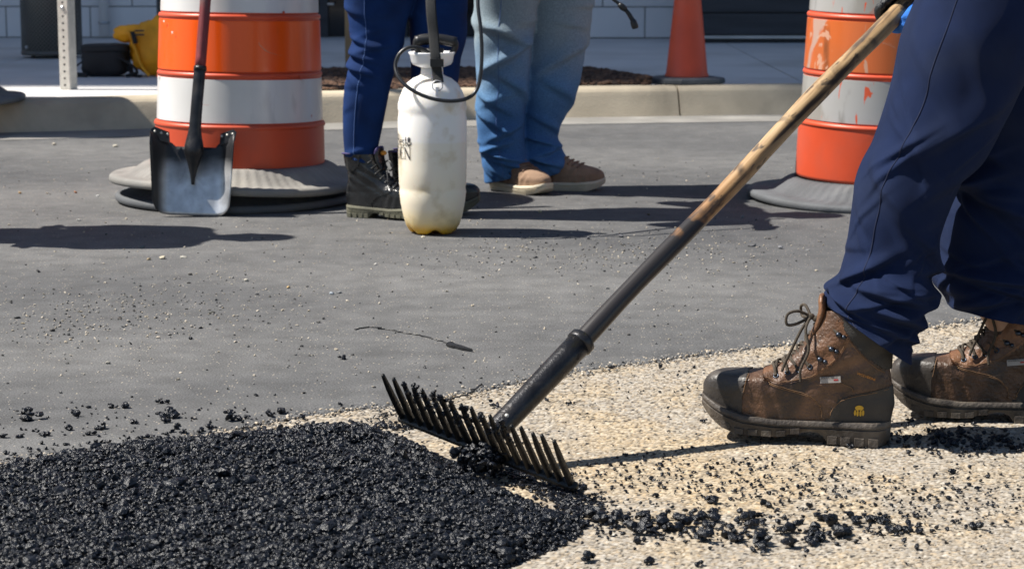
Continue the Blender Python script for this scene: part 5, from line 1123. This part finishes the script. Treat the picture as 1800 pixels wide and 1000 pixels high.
def upper_body(root, hip, neck, head, hands, face, shirt, ankles, knees, gloves=False, hairm='hair'):
    """head, torso, arms and the body inside the clothes: one remeshed figure plus shirt and hair"""
    hip, neck, head = (np.array(q_, float) for q_ in (hip, neck, head)); face = nrm(face); up = nrm(neck - hip); side_ = nrm(np.cross(face, up))
    b = MB(); sh_ = neck - up * .06
    def ell(c, a_, bb, k=28):
        t_2 = np.linspace(0, 2 * math.pi, k, endpoint=False); fw_ = nrm(np.cross(up, side_)); return c + np.cos(t_2)[:, None] * side_ * a_ + np.sin(t_2)[:, None] * fw_ * bb
    tors = [(0., .165, .115), (.12, .16, .11), (.35, .15, .105), (.6, .165, .115), (.8, .185, .115), (.9, .17, .095), (1.0, .075, .065)]
    b.loft([ell(hip + (neck - hip) * t_2, a_, c_) for t_2, a_, c_ in tors])
    b.tube([neck - up * .04, neck + up * .03, head - up * .06], [.062, .056, .058], 14, 3)
    fz = nrm(face); hs = nrm(np.cross(fz, (0, 0, 1)))
    hb_ = MB().ball((0, 0, 0), (.075, .098, .118), 24, 18)
    hv = np.concatenate(hb_.v); yf_ = hv[:, 1]; zf = hv[:, 2]
    hv[:, 0] *= np.where(zf < -.03, 1 - .28 * np.clip((-zf - .03) / .09, 0, 1), 1)
    hv[:, 1] += .022 * np.exp(-((hv[:, 0] / .013) ** 2 + ((zf + .012) / .022) ** 2)) * (yf_ > 0) - .006 * np.exp(-(((np.abs(hv[:, 0]) - .03) / .014) ** 2 + ((zf - .01) / .013) ** 2)) * (yf_ > 0)
    b.add(head + hv[:, :1] * hs + hv[:, 1:2] * fz + hv[:, 2:] * np.array((0, 0, 1.)), hb_.f)
    for s_ in (-1, 1): b.ball(head + hs * s_ * .076 - fz * .005, (.014, .022, .03), 8, 6)
    s_m = MB(); s_m.loft([ell(hip + (neck - hip) * t_2, a_ + .016, c_ + .016) for t_2, a_, c_ in [(-.08, .17, .125)] + tors[:-1]] + [ell(neck, .085, .075)])
    gl = []
    for s_, (hd_, el) in zip((-1, 1), hands):
        sp = sh_ + side_ * s_ * .17; hd_ = np.array(hd_, float); el = np.array(el, float)
        b.tube([sp - side_ * s_ * .06, sp, (sp + el) / 2, el, (el + hd_) / 2, hd_], [.06, .055, .046, .040, .036, .027], 14, 3)
        s_m.tube([sp - side_ * s_ * .08, sp, (sp + el) / 2, el, el + (hd_ - el) * .15], [.075, .072, .064, .056, .052], 16, 3)
        if not gloves: hand(b, hd_, hd_ - el, face if abs(face @ nrm(hd_ - el)) < .8 else np.array((0, 0, -1.)), .5, s_)
    for s_, kn_, an_ in zip((-1, 1), knees, ankles): cl_ = [r_.mean(0) for r_ in kn_]; i_ = [0, len(cl_) // 5, len(cl_) // 3, len(cl_) // 2, int(len(cl_) * .7), int(len(cl_) * .88)]; b.tube([hip + side_ * s_ * .07 + up * .03] + [cl_[q_] for q_ in i_] + [an_], [.07] + [.42 * np.linalg.norm(kn_[q_] - cl_[q_], axis=1).min() for q_ in i_] + [.03], 14, 3)
    o = remesh(b.build('body', M['skin'], root), .009, 2)
    s_o = remesh(s_m.build('shirt', shirt, root), .011, 3)
    for s_ in (-1, 1):
        MB().ball(head + hs * s_ * .031 + fz * .084 + (0, 0, .010), (.013, .013, .010), 10, 6).build('eye', M['cone_white'], root)
    MB().tube([head - hs * .024 + fz * .083 - (0, 0, .052), head + fz * .093 - (0, 0, .054), head + hs * .024 + fz * .083 - (0, 0, .052)], .005, 8, 4).build('mouth', M['tag_red'], root)
    hr_ = MB().ball((0, 0, 0), (.083, .106, .10), 24, 14); hv = np.concatenate(hr_.v); hv[:, 2] = np.where((hv[:, 1] > .03), np.maximum(hv[:, 2], .035), np.maximum(hv[:, 2], -.06))
    MB().add(head + (0, 0, .024) - fz * .008 + hv[:, :1] * hs + hv[:, 1:2] * fz + hv[:, 2:] * np.array((0, 0, 1.)), hr_.f).build('hair', M[hairm], root)

def trousers(root, legs, pelvis, matl, vox, seams=(), seam_mat=None, sm=1):
    m = MB()
    for rings_ in legs: m.loft(close_hem(rings_))
    c, rx, ry, h0, h1 = pelvis
    t2 = np.linspace(0, 2 * math.pi, 40, endpoint=False)
    m.loft([np.stack([c[0] + dx + rx * k * np.cos(t2), c[1] + ry * k * np.sin(t2), np.full(40, h)], 1) for h, k, dx in ((h0, .55, 0), (h0 + .04, .85, 0), (h0 + .09, 1, 0), (h1 - .05, .98, 0), (h1, .95, 0), (h1 + .01, .9, 0))])
    o = m.build('trousers', matl, root)
    if vox: remesh(o, vox, sm)
    for rings_, th_list in zip(legs, seams):
        n = len(rings_[0])
        for th in th_list:
            j = int(th / (2 * math.pi) * n) % n; pts = []
            for r_ in rings_[2:]:
                c_ = r_.mean(0); d_ = r_[j] - c_; pts.append(r_[j] + d_ / np.linalg.norm(d_) * .0002)
            pts = np.array(pts); pts = np.stack([smooth1(pts[:, k], 3) for k in range(3)], 1)
            MB().tube(pts, .0011, 6).build('seam', seam_mat, root)
    return o

# --- the worker with the rake
wk_o = G(1548, 782); O_near = np.array((D(1563, 780, 3.80)[0], wk_o[1] + .040, -.008))
O_far = np.array((D(1876, 738, 4.02)[0], G(1868, 741)[1] + .036, -.010))
worker = empty('person', (float(O_near[0]) - .05, 3.93, 0), 'worker in navy trousers and brown lace-up work boots raking asphalt', 'person')
yaw = math.pi - R(13)
make_boot(worker, 'boot', O_near, yaw, R(1.6), 1, 'work')
make_boot(worker, 'boot', O_far, math.pi - R(11), R(.5), 1, 'work')
yn0 = float(O_near[1]) + .016; yf0 = float(O_far[1]) + .014
nrows = [(1648, -115, 1900, -115), (1612, 0, 1868, 0), (1589, 62, 1840, 60), (1570, 140, 1802, 132), (1556, 196, 1774, 190), (1541, 238, 1746, 236), (1518, 285, 1712, 286), (1503, 336, 1682, 332), (1496, 381, 1660, 386), (1489, 440, 1644, 440), (1477, 482, 1638, 488), (1456, 505, 1634, 518), (1446, 522, 1624, 556), (1450, 534, 1608, 584), (1460, 542, 1604, 612), (1470, 548, 1601, 638)]
nY = np.linspace(3.935, yn0 + .004, len(nrows))
nf = [(505, CAMS, 22, 1.0, 17, .013), (548, CAMS + .5, 30, .9, 14, .012), (585, CAMS + .9, 25, .7, 12, .011), (468, CAMS - .7, -46, .55, 13, .010), (525, CAMS - .75, 40, .5, 10, .008), (440, CAMS + .9, 60, .8, 18, .009),
      (330, CAMS - .5, 85, .55, 20, .011), (268, CAMS - .2, 70, .7, 22, .013), (285, CAMS + 1.1, -60, .8, 22, .012), (215, CAMS + .2, -80, .8, 26, .011), (150, CAMS - .4, 120, .7, 30, .010), (395, CAMS - .1, 110, .6, 24, .009), (70, CAMS - .2, 150, .8, 40, .010), (505, LEFT - .1, 10, .5, 9, .006), (520, RIGHT, -20, .6, 12, .012), (475, RIGHT - .2, 10, .6, 12, .008)] + rand_folds(3, 380, 600, 10, .005, (7, 13), (.3, .7), 30) + rand_folds(4, 0, 400, 8, .005, (14, 26), (.4, .9), 80)
nf = [(a, b, c, d, e * (.85 if a > 430 else 1.25), f * (1.5 if a > 430 else .85)) for a, b, c, d, e, f in nf]
g_ = random.Random(41)
nf += [(g_.uniform(180, 470), CAMS + g_.uniform(-1.1, 1.0), g_.choice((-1, 1)) * g_.uniform(50, 140), g_.uniform(.25, .5), g_.uniform(7, 13), g_.uniform(.002, .0048)) for _ in range(16)]
nf += [(g_.uniform(480, 610), CAMS + g_.uniform(-1.0, 1.3), g_.uniform(-40, 50), g_.uniform(.25, .6), g_.uniform(5, 9), g_.uniform(.003, .006)) for _ in range(12)]
leg_n = leg_rings(nrows, nY, 1.02, nf, n=200, sub=16, seed=1., nz=(.003, 14))
frows = [(1655, -115, 1890, -115), (1650, 0, 1885, 0), (1648, 150, 1880, 150), (1662, 240, 1868, 240), (1668, 300, 1858, 300), (1660, 350, 1848, 350), (1650, 400, 1842, 400), (1640, 450, 1838, 450), (1636, 480, 1838, 480), (1642, 500, 1838, 510), (1654, 513, 1834, 528), (1662, 524, 1830, 548), (1668, 536, 1828, 566)]
fY = np.linspace(4.09, yf0 + .004, len(frows))
ff2 = [(478, CAMS + .1, 14, 1.0, 15, .014), (505, CAMS + .4, 30, .9, 13, .013), (345, CAMS - .3, 40, .8, 22, .014), (310, CAMS - .7, -30, .6, 18, .010), (400, CAMS + .5, 60, .8, 22, .010), (525, CAMS - .5, -20, .7, 11, .010)] + rand_folds(8, 300, 590, 12, .006, (8, 16), (.3, .8), 40)
ff2 = [(a, b, c, d, e * .8, f * 1.5) for a, b, c, d, e, f in ff2]
ff2 += [(g_.uniform(260, 540), CAMS + g_.uniform(-1.1, 1.0), g_.choice((-1, 1)) * g_.uniform(20, 110), g_.uniform(.25, .6), g_.uniform(6, 12), g_.uniform(.003, .007)) for _ in range(16)]
leg_f = leg_rings(frows, fY, 1.0, ff2, n=200, sub=16, seed=5., nz=(.003, 14))
hipx = (leg_n[0].mean(0)[0] + leg_f[0].mean(0)[0]) / 2
trousers(worker, [leg_n, leg_f], ((hipx, 4.01, 0), .135, .185, .76, 1.02), M['navy'], 0, ([CAMS - .62],), M['navy_seam'])
grip = Hnd + hax * .008; grip2 = S0 + hax * 1.42
el_r = np.array((.86, 4.30, 1.08)); el_l = np.array((.66, 3.84, 1.12))
pd = np.array((.72, -.45, -.52)); pd = nrm(pd - hax * (pd @ hax))
def glove_on(axis_pt, elbow, pd, tname):
    """gloved hand closed round the handle"""
    q_ = np.cross(hax, pd); g1 = MB(); g2 = MB()
    wrist_d = nrm(elbow - axis_pt); 
    def at(a, r, z_): return axis_pt + hax * z_ + (pd * math.cos(a) + q_ * math.sin(a)) * r
    g1.tube([at(0, .030, -.040), at(0, .032, -.01), at(0, .032, .02), at(0, .030, .045)], [.022, .030, .031, .024], 14, 4, flat=.62, up=pd)
    wr = axis_pt + pd * .030 + hax * .055
    g1.tube([at(0, .032, .02), wr, wr + (elbow - wr) * .18], [.030, .029, .032], 14, 3, flat=.75)
    for z_, r_ in ((-.040, .0098), (-.019, .0106), (.003, .011), (.025, .0105)):
        arc = [at(a, .0295, z_ + .002 * math.sin(a)) for a in np.linspace(-.25, 2.5, 9)]; arc2 = [at(a, .0288, z_) for a in np.linspace(2.3, 3.75, 6)]
        g1.tube(arc, r_, 10, 2); g2.tube(arc2, [r_ * 1.04] * 5 + [r_ * .7], 10, 2)
    g2.tube([at(-.5, .034, .03), at(-1.2, .033, .018), at(-2.0, .031, .0), at(-2.7, .030, -.012)], [.016, .0135, .012, .009], 12, 4)
    a = remesh(g1.build('glove', M['glove_blue'], worker), .0032, 2); b = remesh(g2.build('glove_coating', M['glove_black'], a), .0032, 1)
    cf = MB().tube([wr + (elbow - wr) * .14, wr + (elbow - wr) * .34], [.037, .042], 16); cf.build('glove_cuff', M['glove_cuff'], a)
    return wr
wr_r = glove_on(grip, el_r, pd, 'r'); pd2 = nrm(np.array((.2, -.9, .3)) - hax * (np.array((.2, -.9, .3)) @ hax)); wr_l = glove_on(grip2, el_l, pd2, 'l')
hipc = np.array((hipx, 4.01, .97))
upper_body(worker, hipc, (hipx - .30, 4.0, 1.42), (hipx - .40, 4.0, 1.585), [(wr_l, el_l), (wr_r, el_r)], (-1, 0, -.25), M['shirt'], [O_near + (-.07, .01, .1), O_far + (-.07, .01, .1)], [leg_n, leg_f], gloves=True)

# --- person with the sprayer
O1n = G(600, 382) + np.array((.02, .038, 0)); O1f = G(700, 377) + np.array((0, .035, 0)); O1f[0] = D(848, 377, O1f[1])[0] - .297
p1 = empty('person', (float(O1n[0]) + .12, float(O1n[1]) + .05, 0), 'person in slim dark blue jeans and black lace-up boots behind the sprayer', 'person')
make_boot(p1, 'boot', O1n, R(-24), 0, -1, 'black', .86); make_boot(p1, 'boot', O1f, R(-8), 0, -1, 'black', .86)
r1 = [(600, -115, 760, -115), (604, -50, 742, -50), (606, 0, 728, 0), (613, 38, 716, 38), (618, 64, 711, 66), (616, 90, 706, 92), (613, 118, 697, 118), (606, 150, 687, 150), (603, 190, 679, 190), (603, 230, 671, 230), (605, 258, 665, 258), (609, 274, 663, 274), (613, 289, 661, 290)]
l1 = leg_rings(r1, np.linspace(float(O1n[1]) + .03, float(O1n[1]) - .018, len(r1)), .95, [(70, LEFT + .7, 14, .8, 7, .008), (98, LEFT + .8, 12, .8, 7, .010), (118, LEFT + .6, 10, .8, 8, .010), (84, CAMS, -10, .8, 8, .006), (128, CAMS - .2, 10, .7, 8, .006), (282, CAMS, 8, 1.2, 5, .006), (268, CAMS - .5, -8, 1.0, 5, .006), (288, LEFT, 4, 1, 5, .005), (20, LEFT + .6, 15, .7, 9, .006)] + rand_folds(11, 0, 290, 14, .004, (6, 12), (.4, .8), 25), seed=2., n=110, sub=11, kf=(.8, 1.4))
r2 = [(690, -115, 850, -115), (704, -50, 834, -50), (716, 0, 822, 0), (720, 60, 821, 60), (722, 84, 814, 90), (722, 104, 810, 106), (722, 140, 806, 140), (716, 200, 796, 200), (712, 250, 782, 250), (713, 270, 772, 270), (716, 286, 768, 286)]
l2 = leg_rings(r2, np.linspace(float(O1f[1]) + .03, float(O1f[1]) - .004, len(r2)), .95, rand_folds(12, 0, 290, 14, .005, (6, 12), (.4, .9), 25), seed=3., n=110, sub=11, kf=(.8, 1.4))
hx = (l1[0].mean(0) + l2[0].mean(0)) / 2
trousers(p1, [l1, l2], ((hx[0], hx[1], 0), .15, .16, .74, 1.0), M['denim_dark'], .0048, ([CAMS - .35], [CAMS - .3]), M['denim_stitch'])
hd1 = D(757, -262, SY + .25)
upper_body(p1, (hx[0], hx[1], .96), (hx[0] + .02, hx[1], 1.40), (hx[0] + .06, hx[1], 1.56), [((hx[0] + .2, hx[1] + .3, .95), (hx[0] + .02, hx[1] + .30, 1.12)), (hd1 + (-.04, .03, .0), (hx[0] - .08, hx[1] - .26, 1.14))], (1, -.1, 0), M['shirt_blue'], [O1f + (.07, 0, .1), O1n + (.07, -.02, .1)], [l2, l1])

# --- person in washed jeans
O2n = G(868, 331); O2f = G(918, 335) + np.array((0, .036, 0)); O2f[0] = D(1064, 330, O2f[1])[0] - .306
p2 = empty('person', (float(O2n[0]) + .1, float(O2f[1]), 0), 'person in baggy washed blue jeans and tan sneakers with cream soles', 'person')
make_boot(p2, 'sneaker', O2n, R(-50), 0, -1, 'sneaker', .98); make_boot(p2, 'sneaker', O2f, R(-4), 0, -1, 'sneaker', 1.0)
r3 = [(818, -115, 980, -115), (828, -50, 962, -50), (833, 0, 948, 0), (833, 66, 936, 66), (836, 110, 932, 110), (838, 150, 930, 150), (836, 190, 924, 190), (839, 230, 921, 230), (843, 258, 924, 258), (847, 280, 930, 276), (850, 300, 932, 290), (851, 322, 926, 303)]
l3 = leg_rings(r3, np.linspace(float(O2f[1]) - .10, float(O2n[1]) - .055, len(r3)), 1.0, [(275, CAMS, 10, 1.1, 6, .010), (258, CAMS - .4, -14, .8, 7, .009), (290, CAMS + .4, 12, .9, 6, .010), (232, CAMS + .2, -18, .8, 8, .009), (60, CAMS + .1, 22, .7, 12, .012), (110, CAMS - .2, -26, .7, 12, .011), (150, CAMS + .5, 30, .8, 12, .010), (180, CAMS - .3, 22, .7, 10, .008), (85, CAMS + .7, -30, .6, 11, .010)] + rand_folds(21, 0, 310, 20, .006, (6, 13), (.4, .9), 30), seed=8., n=120, sub=11, kf=(.8, 1.7))
r4 = [(908, -115, 1068, -115), (918, -40, 1052, -40), (924, 0, 1044, 0), (924, 44, 1039, 44), (921, 110, 1026, 110), (919, 154, 1017, 154), (917, 190, 1000, 196), (915, 215, 986, 220), (914, 236, 980, 240), (914, 256, 986, 258), (916, 276, 994, 272), (920, 298, 998, 284), (926, 318, 990, 300)]
l4 = leg_rings(r4, np.linspace(float(O2f[1]) + .04, float(O2f[1]) + .0, len(r4)), 1.0, [(245, CAMS, 10, 1.1, 7, .012), (262, CAMS + .5, -12, .9, 6, .010), (280, CAMS - .2, 12, .9, 6, .010), (218, CAMS + .4, 18, .8, 8, .010), (100, CAMS + .3, -30, .7, 14, .010), (160, CAMS + .5, 26, .7, 12, .010)] + rand_folds(22, 0, 310, 16, .006, (6, 13), (.4, .9), 30), seed=9., n=120, sub=11, kf=(.8, 1.7))
hx2 = (l3[0].mean(0) + l4[0].mean(0)) / 2
trousers(p2, [l3, l4], ((hx2[0], hx2[1], 0), .17, .16, .73, 1.0), M['jeans'], .0048, ([CAMS - .15], []), M['denim_stitch'])
upper_body(p2, (hx2[0], hx2[1], .97), (hx2[0] - .02, hx2[1] - .02, 1.45), (hx2[0] + .02, hx2[1] - .05, 1.62), [((hx2[0] + .22, hx2[1] + .12, .9), (hx2[0] + .22, hx2[1] + .15, 1.14)), (hp(950, -118, .2), (hx2[0] - .20, hx2[1] - .22, 1.12))], (.75, -.65, 0), M['shirt_grey'], [O2f + (.07, 0, .08), O2n + (.05, -.05, .08)], [l4, l3])

# --- bystander outside the left edge whose shadow reaches the road
bx = -2.06; byy = 6.50; ub_ = 900 + bx / (byy * CT + .15) * FPX
O4 = [np.array((bx - .12, byy - .09, 0)), np.array((bx - .10, byy + .10, 0))]
p4 = empty('person', (bx, byy, 0), 'person standing left of the shovel whose shadow falls across the road', 'person')
for o_ in O4: make_boot(p4, 'boot', o_, R(-5), 0, -1, 'black', .86, detail=False)
lg = []
for o_, s_ in zip(O4, (1, 2)):
    uc = 900 + (o_[0] + .07) / (o_[1] * CT + .15) * FPX; rws = [(uc - 50, -115, uc + 50, -115), (uc - 46, 0, uc + 46, 0), (uc - 38, 120, uc + 38, 120), (uc - 32, 220, uc + 32, 220), (uc - 26, 300, uc + 30, 300)]
    lg.append(leg_rings(rws, [byy + (.08 if s_ == 2 else -.08)] + [float(o_[1])] * 4, .95, rand_folds(30 + s_, 0, 300, 10, .006), seed=4., n=48))
trousers(p4, lg, ((bx, byy, 0), .14, .17, .74, 1.0), M['denim_dark'], .008)
upper_body(p4, (bx, byy, .97), (bx, byy, 1.43), (bx + .04, byy, 1.6), [((bx + .02, byy + .20, .84), (bx - .02, byy + .215, 1.12)), ((bx + .02, byy - .20, .84), (bx - .02, byy - .215, 1.12))], (1, 0, 0), M['shirt'], [o_ + (.07, 0, .1) for o_ in O4[::-1]], [lg[1], lg[0]])
